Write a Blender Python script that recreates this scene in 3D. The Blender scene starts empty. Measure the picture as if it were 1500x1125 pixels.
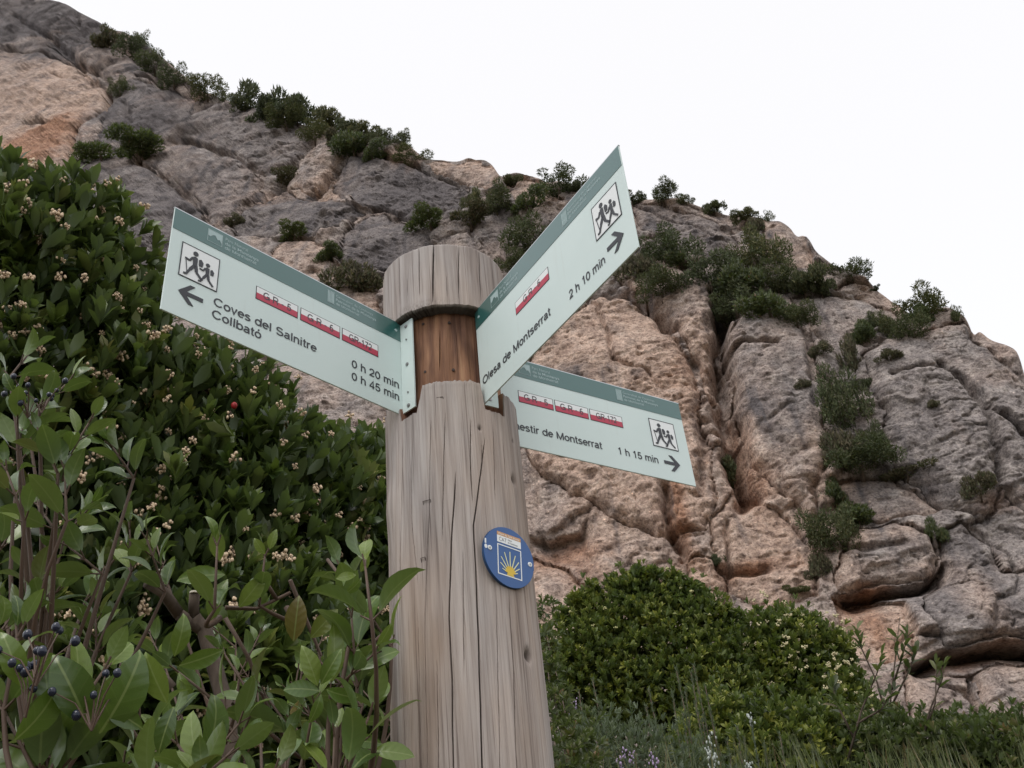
import bpy, math, random
import numpy as np
from mathutils import Matrix, Vector
from mathutils.bvhtree import BVHTree

SC = bpy.context.scene
COL = SC.collection
R = math.radians
rnd = random.Random(7)
rng = np.random.default_rng(11)

# ------------------------------------------------------------------ camera
FPX = 1427.0; PITCH = 0.5913; ROLL = -0.1053
CAM = np.array([0.0, 0.0, 1.5])
_F = np.array([0, math.cos(PITCH), math.sin(PITCH)])
_U = np.array([0, -math.sin(PITCH), math.cos(PITCH)])
_R = np.array([1.0, 0, 0])
CR = math.cos(ROLL)*_R + math.sin(ROLL)*_U
CU = -math.sin(ROLL)*_R + math.cos(ROLL)*_U
cd = bpy.data.cameras.new('camera')
cam = bpy.data.objects.new('camera', cd); COL.objects.link(cam)
cd.sensor_width = 36; cd.lens = FPX/1500*36
cd.clip_start = 0.05; cd.clip_end = 3000
M = Matrix.Identity(4)
for i in range(3):
    M[i][0] = CR[i]; M[i][1] = CU[i]; M[i][2] = -_F[i]; M[i][3] = CAM[i]
cam.matrix_world = M
SC.camera = cam

# ------------------------------------------------------------------ sky, sun, exposure
SUN_EL, SUN_AZ = 58.0, 205.0            # compass-like: azimuth the light comes from, 180 = behind the camera
w = bpy.data.worlds.new('World'); SC.world = w; w.use_nodes = True
nt = w.node_tree; nt.nodes.clear()
wo = nt.nodes.new('ShaderNodeOutputWorld')
sky = nt.nodes.new('ShaderNodeTexSky'); sky.sky_type = 'NISHITA'; sky.sun_disc = False
sky.sun_elevation = R(SUN_EL); sky.sun_rotation = R(SUN_AZ)
b1 = nt.nodes.new('ShaderNodeBackground'); b1.inputs[1].default_value = 0.05
b2 = nt.nodes.new('ShaderNodeBackground'); b2.inputs[0].default_value = (0.945, 0.91, 0.865, 1); b2.inputs[1].default_value = 0.80
ad = nt.nodes.new('ShaderNodeAddShader')
nt.links.new(sky.outputs[0], b1.inputs[0]); nt.links.new(b1.outputs[0], ad.inputs[0])
nt.links.new(b2.outputs[0], ad.inputs[1]); nt.links.new(ad.outputs[0], wo.inputs[0])
sl = bpy.data.lights.new('sun', 'SUN'); sl.energy = 1.25; sl.angle = R(30); sl.color = (1.0, 0.97, 0.93)
so = bpy.data.objects.new('sun', sl); COL.objects.link(so)
saz = R(SUN_AZ)
sdir = Vector((math.sin(saz)*math.cos(R(SUN_EL)), math.cos(saz)*math.cos(R(SUN_EL)), math.sin(R(SUN_EL))))
so.rotation_euler = sdir.to_track_quat('Z', 'Y').to_euler(); so.location = (0, -20, 60)
SC.view_settings.view_transform = 'Standard'; SC.view_settings.look = 'None'
SC.view_settings.exposure = 0.29; SC.view_settings.gamma = 1.0
SC.view_settings.use_curve_mapping = False
SC.render.engine = 'CYCLES'

# ------------------------------------------------------------------ helpers
def ray(px, py):
    d = _F*FPX + CR*(px-750) - CU*(py-562.5)
    return d/np.linalg.norm(d)
def at(px, py, dist):
    return CAM + ray(px, py)*dist
def tag(o, label=None, cat=None, group=None, kind=None):
    if label: o['label'] = label
    if cat: o['category'] = cat
    if group: o['group'] = group
    if kind: o['kind'] = kind
    return o
def empty(name, loc=(0, 0, 0)):
    o = bpy.data.objects.new(name, None); COL.objects.link(o)
    o.location = tuple(float(v) for v in loc); o.empty_display_size = 0.1
    return o
def link(name, me, mats=(), parent=None, keep=True):
    o = bpy.data.objects.new(name, me); COL.objects.link(o)
    for m in (mats if isinstance(mats, (list, tuple)) else [mats]):
        if m and m.name not in [x.name for x in me.materials if x]: me.materials.append(m)
    if parent:
        o.parent = parent
        if keep:                                # mesh given in world space
            o.matrix_parent_inverse = parent_world(parent).inverted()
    return o
_PW = {}
def parent_world(p):
    m = p.matrix_basis.copy()
    if p.parent: m = parent_world(p.parent) @ p.matrix_parent_inverse @ m
    return m
def np_mesh(name, co, faces_by_n, smooth=True, attrs=None, mat_idx=None):
    """co (N,3); faces_by_n list of int arrays (F,k)"""
    me = bpy.data.meshes.new(name)
    co = np.ascontiguousarray(co, dtype=np.float32)
    me.vertices.add(len(co)); me.vertices.foreach_set('co', co.ravel())
    fs = [np.asarray(f, dtype=np.int32) for f in faces_by_n if len(f)]
    tot = np.concatenate([np.full(len(f), f.shape[1], np.int32) for f in fs])
    lv = np.concatenate([f.ravel() for f in fs])
    me.loops.add(len(lv)); me.loops.foreach_set('vertex_index', lv)
    st = np.zeros(len(tot), np.int32); st[1:] = np.cumsum(tot)[:-1]
    me.polygons.add(len(tot)); me.polygons.foreach_set('loop_start', st)
    me.polygons.foreach_set('loop_total', tot)
    me.polygons.foreach_set('use_smooth', np.full(len(tot), bool(smooth)))
    if mat_idx is not None: me.polygons.foreach_set('material_index', np.asarray(mat_idx, np.int32))
    for k, v in (attrs or {}).items():
        v = np.asarray(v, np.float32)
        if v.ndim == 1:
            a = me.attributes.new(k, 'FLOAT', 'POINT'); a.data.foreach_set('value', v)
        else:
            a = me.attributes.new(k, 'FLOAT_COLOR', 'POINT')
            vv = np.ones((len(v), 4), np.float32); vv[:, :v.shape[1]] = v
            a.data.foreach_set('color', vv.ravel())
    me.update(calc_edges=True); me.validate()
    return me
class MB:
    """collects simple shapes into one mesh"""
    def __init__(s): s.v = []; s.f = []; s.m = []
    def add(s, vs, fs, mi=0):
        b = len(s.v); s.v += [tuple(float(c) for c in p) for p in vs]
        s.f += [tuple(i+b for i in f) for f in fs]; s.m += [mi]*len(fs); return s
    def box(s, x0, x1, y0, y1, z0, z1, mi=0):
        vs = [(x0,y0,z0),(x1,y0,z0),(x1,y1,z0),(x0,y1,z0),(x0,y0,z1),(x1,y0,z1),(x1,y1,z1),(x0,y1,z1)]
        return s.add(vs, [(3,2,1,0),(4,5,6,7),(0,1,5,4),(1,2,6,5),(2,3,7,6),(3,0,4,7)], mi)
    def prism(s, pts, z0, z1, mi=0):
        n = len(pts)
        vs = [(x, y, z0) for x, y in pts]+[(x, y, z1) for x, y in pts]
        fs = [tuple(range(n-1, -1, -1)), tuple(range(n, 2*n))]+[(i, (i+1) % n, n+(i+1) % n, n+i) for i in range(n)]
        return s.add(vs, fs, mi)
    def bar(s, a, b, wd, z0, z1, mi=0):
        a = np.array(a[:2], float); b = np.array(b[:2], float); d = b-a; L = np.linalg.norm(d); n = np.array([-d[1], d[0]])/L*wd/2
        return s.prism([tuple(a-n), tuple(b-n), tuple(b+n), tuple(a+n)], z0, z1, mi)
    def tube(s, pts, rads, n=6, cap=True, mi=0):
        pts = [np.array(p, float) for p in pts]; b = []; vs = []; fs = []
        for i, p in enumerate(pts):
            t = pts[min(i+1, len(pts)-1)]-pts[max(i-1, 0)]; t = t/(np.linalg.norm(t)+1e-9)
            a = np.cross(t, (0.31, 0.2, 0.93)); a /= np.linalg.norm(a)+1e-9; c = np.cross(t, a)
            for k in range(n):
                an = 2*math.pi*k/n; vs.append(p+(a*math.cos(an)+c*math.sin(an))*rads[i])
        for i in range(len(pts)-1):
            for k in range(n):
                fs.append((i*n+k, i*n+(k+1) % n, (i+1)*n+(k+1) % n, (i+1)*n+k))
        if cap: fs += [tuple(range(n-1, -1, -1)), tuple((len(pts)-1)*n+k for k in range(n))]
        return s.add(vs, fs, mi)
    def ball(s, c, r, seg=8, rings=5, sq=(1, 1, 1), mi=0):
        vs = [(c[0], c[1], c[2]+r*sq[2])]; fs = []
        for i in range(1, rings):
            ph = math.pi*i/rings
            for k in range(seg):
                an = 2*math.pi*k/seg
                vs.append((c[0]+r*sq[0]*math.sin(ph)*math.cos(an), c[1]+r*sq[1]*math.sin(ph)*math.sin(an), c[2]+r*sq[2]*math.cos(ph)))
        vs.append((c[0], c[1], c[2]-r*sq[2])); last = len(vs)-1
        for k in range(seg): fs.append((0, 1+k, 1+(k+1) % seg))
        for i in range(rings-2):
            for k in range(seg):
                fs.append((1+i*seg+k, 1+(i+1)*seg+k, 1+(i+1)*seg+(k+1) % seg, 1+i*seg+(k+1) % seg))
        for k in range(seg): fs.append((1+(rings-2)*seg+(k+1) % seg, 1+(rings-2)*seg+k, last))
        return s.add(vs, fs, mi)
    def mesh(s, name, smooth=False):
        me = bpy.data.meshes.new(name); me.from_pydata(s.v, [], s.f)
        me.polygons.foreach_set('material_index', np.array(s.m, np.int32))
        me.polygons.foreach_set('use_smooth', np.full(len(s.f), bool(smooth)))
        me.update(); return me

# 2-D / 3-D gradient-ish noise in numpy
def _h(ix, iy, seed):
    h = (ix.astype(np.int64)*374761393 + iy.astype(np.int64)*668265263 + seed*974634777) & 0xFFFFFFFF
    h = ((h ^ (h >> 13))*1274126177) & 0xFFFFFFFF
    h = h ^ (h >> 16)
    return h
def noise2(x, y, seed=0):
    x0 = np.floor(x); y0 = np.floor(y); fx = x-x0; fy = y-y0
    u = fx*fx*fx*(fx*(fx*6-15)+10); v = fy*fy*fy*(fy*(fy*6-15)+10)
    def g(dx, dy):
        a = (_h(x0+dx, y0+dy, seed) & 0xFFFF)*(2*math.pi/65536.0)
        return np.cos(a)*(fx-dx)+np.sin(a)*(fy-dy)
    a = g(0, 0); b = g(1, 0); c = g(0, 1); d = g(1, 1)
    return ((a+(b-a)*u)*(1-v)+(c+(d-c)*u)*v)*1.5
def fbm(x, y, seed=0, o=4, gain=0.5, ridge=False):
    s = 0; a = 1.0; t = 0
    for i in range(o):
        n = noise2(x, y, seed+i*17)
        if ridge: n = 1-2*np.abs(n)
        s = s+a*n; t += a; a *= gain; x = x*2.03+3.1; y = y*2.03-1.7
    return s/t
def worley(x, y, seed=0):
    x0 = np.floor(x); y0 = np.floor(y); best = np.full(x.shape, 9.0)
    for dx in (-1, 0, 1):
        for dy in (-1, 0, 1):
            h = _h(x0+dx, y0+dy, seed)
            px = x0+dx+(h & 0xFFF)/4096.0; py = y0+dy+((h >> 12) & 0xFFF)/4096.0
            best = np.minimum(best, (px-x)**2+(py-y)**2)
    return np.sqrt(best)

def facets(x, y, seed=0):
    """broken rock: cells that are each tilted their own way; returns height and distance to the cell edge"""
    x0 = np.floor(x); y0 = np.floor(y); f1 = np.full(x.shape, 9.0); f2 = np.full(x.shape, 9.0)
    dxb = np.zeros(x.shape); dyb = np.zeros(x.shape); hb = np.zeros(x.shape, np.int64)
    for dx in (-1, 0, 1):
        for dy in (-1, 0, 1):
            h = _h(x0+dx, y0+dy, seed)
            ex = x-(x0+dx+(h & 0xFFF)/4096.0); ey = y-(y0+dy+((h >> 12) & 0xFFF)/4096.0)
            d = np.sqrt(ex*ex+ey*ey); c = d < f1
            f2 = np.where(c, f1, np.minimum(f2, d)); f1 = np.where(c, d, f1)
            dxb = np.where(c, ex, dxb); dyb = np.where(c, ey, dyb); hb = np.where(c, h, hb)
    a = ((hb >> 7) & 0x3FF)/1024.0*2*math.pi; g = 0.5+((hb >> 17) & 0x3FF)/1024.0
    e = f2-f1
    lift = (((hb >> 3) & 0x3FF)/1024.0-0.5)
    k = np.clip(e/0.15, 0, 1)
    return (np.cos(a)*dxb+np.sin(a)*dyb)*g*k+lift*0.9*k+0.22*np.clip(e/0.07, 0, 1), e

# ------------------------------------------------------------------ materials
def mat(name, col=(0.5, 0.5, 0.5), rough=0.6, spec=0.5, metal=0.0, coat=0.0):
    m = bpy.data.materials.new(name); m.use_nodes = True
    p = m.node_tree.nodes['Principled BSDF']
    p.inputs['Base Color'].default_value = (*col, 1); p.inputs['Roughness'].default_value = rough
    p.inputs['Specular IOR Level'].default_value = spec; p.inputs['Metallic'].default_value = metal
    p.inputs['Coat Weight'].default_value = coat; p.inputs['Coat Roughness'].default_value = 0.12
    return m
class NT:
    def __init__(s, m): s.t = m.node_tree; s.p = s.t.nodes['Principled BSDF']; s.out = s.t.nodes['Material Output']
    def n(s, typ, **k):
        d = s.t.nodes.new(typ)
        for a, b in k.items():
            if a.startswith('i_'): d.inputs[int(a[2:])].default_value = b
            else: setattr(d, a, b)
        return d
    def l(s, a, b): s.t.links.new(a, b)
    def ramp(s, src, stops):
        d = s.n('ShaderNodeValToRGB'); e = d.color_ramp.elements
        while len(e) < len(stops): e.new(0.5)
        for i, (p, c) in enumerate(stops):
            e[i].position = p; e[i].color = (*c, 1) if len(c) == 3 else c
        s.l(src, d.inputs[0]); return d.outputs[0]
    def mix(s, f, a, b, mode='MIX'):
        d = s.n('ShaderNodeMix'); d.data_type = 'RGBA'; d.blend_type = mode
        for k, v in ((0, f), (6, a), (7, b)):
            if hasattr(v, 'is_linked'): s.l(v, d.inputs[k])
            else: d.inputs[k].default_value = v if k == 0 else (*v, 1)
        return d.outputs[2]
    def noise(s, vec, scale, detail=4, rough=0.55, dist=0.0):
        d = s.n('ShaderNodeTexNoise'); d.inputs['Scale'].default_value = scale; d.inputs['Detail'].default_value = detail
        d.inputs['Roughness'].default_value = rough; d.inputs['Distortion'].default_value = dist
        if vec is not None: s.l(vec, d.inputs['Vector'])
        return d.outputs[0]
    def mapped(s, scale, rot=(0, 0, 0)):
        c = s.n('ShaderNodeTexCoord'); mp = s.n('ShaderNodeMapping'); mp.inputs['Scale'].default_value = scale
        mp.inputs['Rotation'].default_value = rot
        s.l(c.outputs['Object'], mp.inputs[0]); return mp.outputs[0]
    def bump(s, h, strength, dist, prev=None):
        b = s.n('ShaderNodeBump'); b.inputs['Strength'].default_value = strength; b.inputs['Distance'].default_value = dist
        s.l(h, b.inputs['Height'])
        if prev is not None: s.l(prev, b.inputs['Normal'])
        return b.outputs[0]
    def attr(s, name):
        a = s.n('ShaderNodeAttribute'); a.attribute_name = name; return a

def rock_material():
    m = mat('conglomerate_rock', rough=0.93, spec=0.25); N = NT(m)
    a = N.attr('tone'); sep = N.n('ShaderNodeSeparateColor'); N.l(a.outputs['Color'], sep.inputs[0])
    v = N.mapped((1, 1, 1))
    big = N.noise(v, 0.35, 6, 0.62); mid = N.noise(v, 1.1, 8, 0.74, 0.5); fine = N.noise(v, 7.0, 5, 0.7)
    grey = N.ramp(mid, [(0.28, (0.185, 0.162, 0.156)), (0.5, (0.325, 0.285, 0.270)), (0.74, (0.49, 0.435, 0.40))])
    tan = N.ramp(mid, [(0.28, (0.33, 0.232, 0.182)), (0.5, (0.53, 0.388, 0.312)), (0.75, (0.65, 0.52, 0.435))])
    org = N.ramp(mid, [(0.3, (0.29, 0.148, 0.094)), (0.55, (0.43, 0.25, 0.168)), (0.8, (0.52, 0.36, 0.27))])
    pert = N.n('ShaderNodeMath', operation='MULTIPLY_ADD', i_1=0.9, i_2=-0.45); N.l(big, pert.inputs[0])
    def mask(ch, lo, hi):
        ad = N.n('ShaderNodeMath', operation='ADD'); N.l(sep.outputs[ch], ad.inputs[0]); N.l(pert.outputs[0], ad.inputs[1])
        r = N.n('ShaderNodeMapRange'); r.inputs[1].default_value = lo; r.inputs[2].default_value = hi
        N.l(ad.outputs[0], r.inputs[0]); return r.outputs[0]
    c = N.mix(mask(1, 0.2, 0.85), grey, tan)
    c = N.mix(mask(0, 0.25, 0.9), c, org)
    c = N.mix(mask(2, 0.25, 0.95), c, (0.135, 0.120, 0.122))
    blot = N.noise(v, 0.9, 5, 0.7, 0.5)
    c = N.mix(1.0, c, N.ramp(blot, [(0.34, (0.62, 0.60, 0.60)), (0.5, (1, 1, 1)), (0.68, (1.16, 1.15, 1.13))]), 'MULTIPLY')
    # pebbles of the conglomerate: pale and dark flecks
    vo = N.n('ShaderNodeTexVoronoi'); vo.inputs['Scale'].default_value = 4.2; vo.inputs['Randomness'].default_value = 1
    N.l(v, vo.inputs['Vector'])
    pr = N.ramp(vo.outputs['Color'], [(0.0, (0.48, 0.47, 0.47)), (0.35, (0.9, 0.9, 0.9)), (0.78, (1.08, 1.07, 1.05)), (0.93, (2.0, 1.92, 1.8))])
    pm = N.ramp(vo.outputs['Distance'], [(0.16, (1, 1, 1)), (0.36, (0, 0, 0))])
    c = N.mix(pm, c, N.mix(1.0, c, pr, 'MULTIPLY'))
    fr = N.ramp(fine, [(0.32, (0.34, 0.32, 0.32)), (0.48, (0.94, 0.94, 0.94)), (0.70, (1.42, 1.40, 1.36))])
    pits = N.noise(N.mapped((1, 1, 1.5)), 2.6, 6, 0.72, 0.3)
    c = N.mix(1.0, c, N.ramp(pits, [(0.32, (0.34, 0.31, 0.31)), (0.45, (0.90, 0.90, 0.90)), (0.62, (1.08, 1.08, 1.08))]), 'MULTIPLY')
    c = N.mix(0.9, c, N.mix(1.0, c, fr, 'MULTIPLY'))
    N.l(c, N.p.inputs['Base Color'])
    b = N.bump(vo.outputs['Distance'], 0.6, -0.10)
    b = N.bump(fine, 0.8, 0.09, b); b = N.bump(pits, 0.8, 0.22, b); b = N.bump(mid, 0.5, 0.22, b)
    N.l(b, N.p.inputs['Normal'])
    return m
ROCK = rock_material()

def leaf_material(name, stops, rough=0.42, transl=0.3, back=(0.12, 0.16, 0.08), spec=0.45, vein=False):
    m = mat(name, rough=rough, spec=spec); N = NT(m)
    a = N.attr('tint')
    c = N.ramp(a.outputs['Fac'], stops)
    v = N.mapped((1, 1, 1)); nz = N.noise(v, 90 if vein else 6, 3)
    c = N.mix(0.5, c, N.mix(1.0, c, N.ramp(nz, [(0.3, (0.72, 0.72, 0.66)), (0.7, (1.2, 1.2, 1.15))]), 'MULTIPLY'))
    if vein:
        tc = N.n('ShaderNodeTexCoord'); sx = N.n('ShaderNodeSeparateXYZ'); N.l(tc.outputs['Object'], sx.inputs[0])
        ab = N.n('ShaderNodeMath', operation='ABSOLUTE'); N.l(sx.outputs[0], ab.inputs[0])
        rm = N.n('ShaderNodeMapRange'); rm.inputs[1].default_value = .008; rm.inputs[2].default_value = .020; rm.inputs[3].default_value = 1; rm.inputs[4].default_value = 0; N.l(ab.outputs[0], rm.inputs[0])
        ma = N.n('ShaderNodeMath', operation='MULTIPLY_ADD', i_1=-0.75); N.l(ab.outputs[0], ma.inputs[0]); N.l(sx.outputs[1], ma.inputs[2])
        sn = N.n('ShaderNodeMath', operation='MULTIPLY', i_1=38.0); N.l(ma.outputs[0], sn.inputs[0])
        si = N.n('ShaderNodeMath', operation='SINE'); N.l(sn.outputs[0], si.inputs[0])
        vn = N.ramp(si.outputs[0], [(0.86, (0, 0, 0)), (1.0, (1, 1, 1))])
        vm = N.n('ShaderNodeMath', operation='MULTIPLY', i_1=0.13); N.l(vn, vm.inputs[0])
        mxv = N.n('ShaderNodeMath', operation='MAXIMUM'); N.l(rm.outputs[0], mxv.inputs[0]); N.l(vm.outputs[0], mxv.inputs[1])
        c = N.mix(mxv.outputs[0], c, N.mix(0.6, c, (0.27, 0.33, 0.12)))
        N.l(N.bump(si.outputs[0], 0.05, 0.003), N.p.inputs['Normal'])
        sp = N.ramp(N.noise(v, 30, 3), [(0.66, (0, 0, 0)), (0.74, (1, 1, 1))])
        f = N.n('ShaderNodeMath', operation='MULTIPLY', i_1=0.55); N.l(sp, f.inputs[0])
        c = N.mix(f.outputs[0], c, (0.10, 0.055, 0.03))
    if name.startswith('cliff'):
        oi = N.n('ShaderNodeObjectInfo'); c = N.mix(N.ramp(oi.outputs['Random'], [(0.2, (0, 0, 0)), (1, (.75, .75, .75))]), c, N.mix(1.0, c, (1.7, 1.35, 0.95), 'MULTIPLY'))
    g = N.n('ShaderNodeNewGeometry')
    c2 = N.mix(0.5, c, back)
    c = N.mix(g.outputs['Backfacing'], c, c2)
    N.l(c, N.p.inputs['Base Color'])
    t = N.n('ShaderNodeBsdfTranslucent'); N.l(N.mix(0.5, c, (0.16, 0.24, 0.02)), t.inputs[0])
    mx = N.n('ShaderNodeMixShader', i_0=transl); N.l(N.p.outputs[0], mx.inputs[1]); N.l(t.outputs[0], mx.inputs[2])
    N.l(mx.outputs[0], N.out.inputs[0])
    return m
LEAF_ARB = leaf_material('strawberry_tree_leaf', [(0, (0.013, 0.030, 0.010)), (0.45, (0.043, 0.074, 0.017)), (0.75, (0.105, 0.145, 0.032)), (1, (0.22, 0.215, 0.058))], rough=0.38)
LEAF_VIB = leaf_material('laurustinus_leaf', [(0, (0.028, 0.060, 0.013)), (0.45, (0.080, 0.142, 0.024)), (0.85, (0.175, 0.24, 0.045)), (0.93, (0.13, 0.13, 0.03)), (1, (0.16, 0.09, 0.03))], rough=0.30, back=(0.105, 0.155, 0.06), vein=True, transl=0.25, spec=.6)
LEAF_BRT = leaf_material('bright_shrub_leaf', [(0, (0.030, 0.048, 0.008)), (0.42, (0.088, 0.118, 0.016)), (0.72, (0.175, 0.195, 0.026)), (1, (0.26, 0.265, 0.045))], rough=0.45)
LEAF_GRY = leaf_material('rosemary_needle', [(0, (0.03, 0.045, 0.028)), (0.5, (0.075, 0.10, 0.06)), (1, (0.16, 0.19, 0.12))], rough=0.6, back=(0.2, 0.24, 0.18))
LEAF_CLF = leaf_material('cliff_shrub_leaf', [(0, (0.030, 0.036, 0.021)), (0.5, (0.068, 0.078, 0.043)), (1, (0.13, 0.135, 0.072))], rough=0.7, spec=0.2, transl=0.15)
LEAF_DRY = leaf_material('dry_shrub_leaf', [(0, (0.045, 0.036, 0.028)), (0.5, (0.10, 0.085, 0.055)), (1, (0.19, 0.16, 0.095))], rough=0.8, spec=0.2, transl=0.15)
LEAF_OLV = leaf_material('olive_undergrowth_leaf', [(0, (0.028, 0.038, 0.012)), (0.5, (0.075, 0.095, 0.03)), (0.85, (0.13, 0.14, 0.05)), (1, (0.17, 0.10, 0.05))], rough=0.5)
def bark_material():
    m = mat('bark', rough=0.85, spec=0.2); N = NT(m); v = N.mapped((1, 1, 0.3))
    N.l(N.ramp(N.noise(v, 40, 5), [(0.3, (0.05, 0.036, 0.028)), (0.7, (0.15, 0.115, 0.09))]), N.p.inputs['Base Color'])
    return m
BARK = bark_material()
TWIG = mat('red_brown_twig', (0.085, 0.05, 0.032), 0.65)
CUTW = mat('cut_wood', (0.72, 0.66, 0.55), 0.8)
FLOWER = mat('cream_flower', (0.62, 0.47, 0.32), 0.55, 0.3)
FLOWER2 = mat('greenish_flower', (0.58, 0.55, 0.27), 0.6, 0.3)
FLOWER3 = mat('pale_yellow_flower', (0.62, 0.55, 0.34), 0.6, 0.3)
BERRY = mat('blue_black_berry', (0.012, 0.016, 0.035), 0.25)
REDF = mat('red_fruit', (0.42, 0.02, 0.025), 0.5)
LAV = mat('lilac_flower', (0.36, 0.27, 0.42), 0.7)
WHT = mat('woolly_white_leaf', (0.40, 0.43, 0.40), 0.9)

# ------------------------------------------------------------------ ground
def gz(x, y):
    x = np.asarray(x, float); y = np.asarray(y, float)
    t = np.clip(y-2.0, 0, 46)
    return 0.19*t + 0.12*fbm(x*0.25, y*0.25, 5, 3)*np.clip(t, 0, 1)
def build_ground():
    ax = np.concatenate([np.linspace(-900, -80, 14), np.linspace(-70, 70, 141), np.linspace(80, 900, 14)])
    ay = np.concatenate([np.linspace(-900, -40, 12), np.linspace(-30, 60, 121), np.linspace(70, 1200, 14)])
    X, Y = np.meshgrid(ax, ay); Z = gz(X, Y)
    n, m_ = X.shape
    i = np.arange((n-1)*(m_-1)); r_ = i//(m_-1); c_ = i % (m_-1); a = r_*m_+c_
    me = np_mesh('ground', np.stack([X.ravel(), Y.ravel(), Z.ravel()], 1), [np.stack([a, a+1, a+m_+1, a+m_], 1)])
    m = mat('earth', rough=0.95, spec=0.2); N = NT(m); v = N.mapped((1, 1, 1))
    N.l(N.ramp(N.noise(v, 3, 6), [(0.3, (0.06, 0.05, 0.032)), (0.55, (0.12, 0.10, 0.065)), (0.75, (0.09, 0.11, 0.045))]), N.p.inputs['Base Color'])
    N.l(N.bump(N.noise(v, 14, 5), 0.6, 0.05), N.p.inputs['Normal'])
    return tag(link('ground', me, m), kind='structure')
build_ground()

# ------------------------------------------------------------------ the cliff
STR = R(6.0); SLOPE = R(68.0)
CN = np.array([-math.sin(STR)*math.sin(SLOPE), -math.cos(STR)*math.sin(SLOPE), math.cos(SLOPE)])   # outward normal
CUx = np.array([math.cos(STR), -math.sin(STR), 0.0])
CVx = np.cross(CN, CUx); CVx = CVx if CVx[2] > 0 else -CVx
DISP = np.array([-math.sin(STR), -math.cos(STR), -0.10])        # the rock juts out level, so ledges overhang
CO = np.array([0, 47.0, 8.0])
def uv(px, py):
    d = ray(px, py); t = ((CO-CAM)@CN)/(d@CN); p = CAM+d*t-CO
    return np.array([p@CUx, p@CVx])
def UV(pts): return np.array([uv(*p) for p in pts])
RIDGE = [(-420,-330),(-150,-170),(20,-60),(95,-6),(150,16),(178,42),(214,54),(252,82),(285,118),(310,140),(345,156),(400,172),(480,188),(545,203),(590,214),(625,234),(690,231),(722,238),(735,270),(775,262),(812,272),(850,280),(930,292),(1000,294),(1060,310),(1105,322),(1145,323),(1168,345),(1192,386),(1216,402),(1275,406),(1312,432),(1336,462),(1385,458),(1412,468),(1452,512),(1505,565),(1580,640),(1700,760)]
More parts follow.
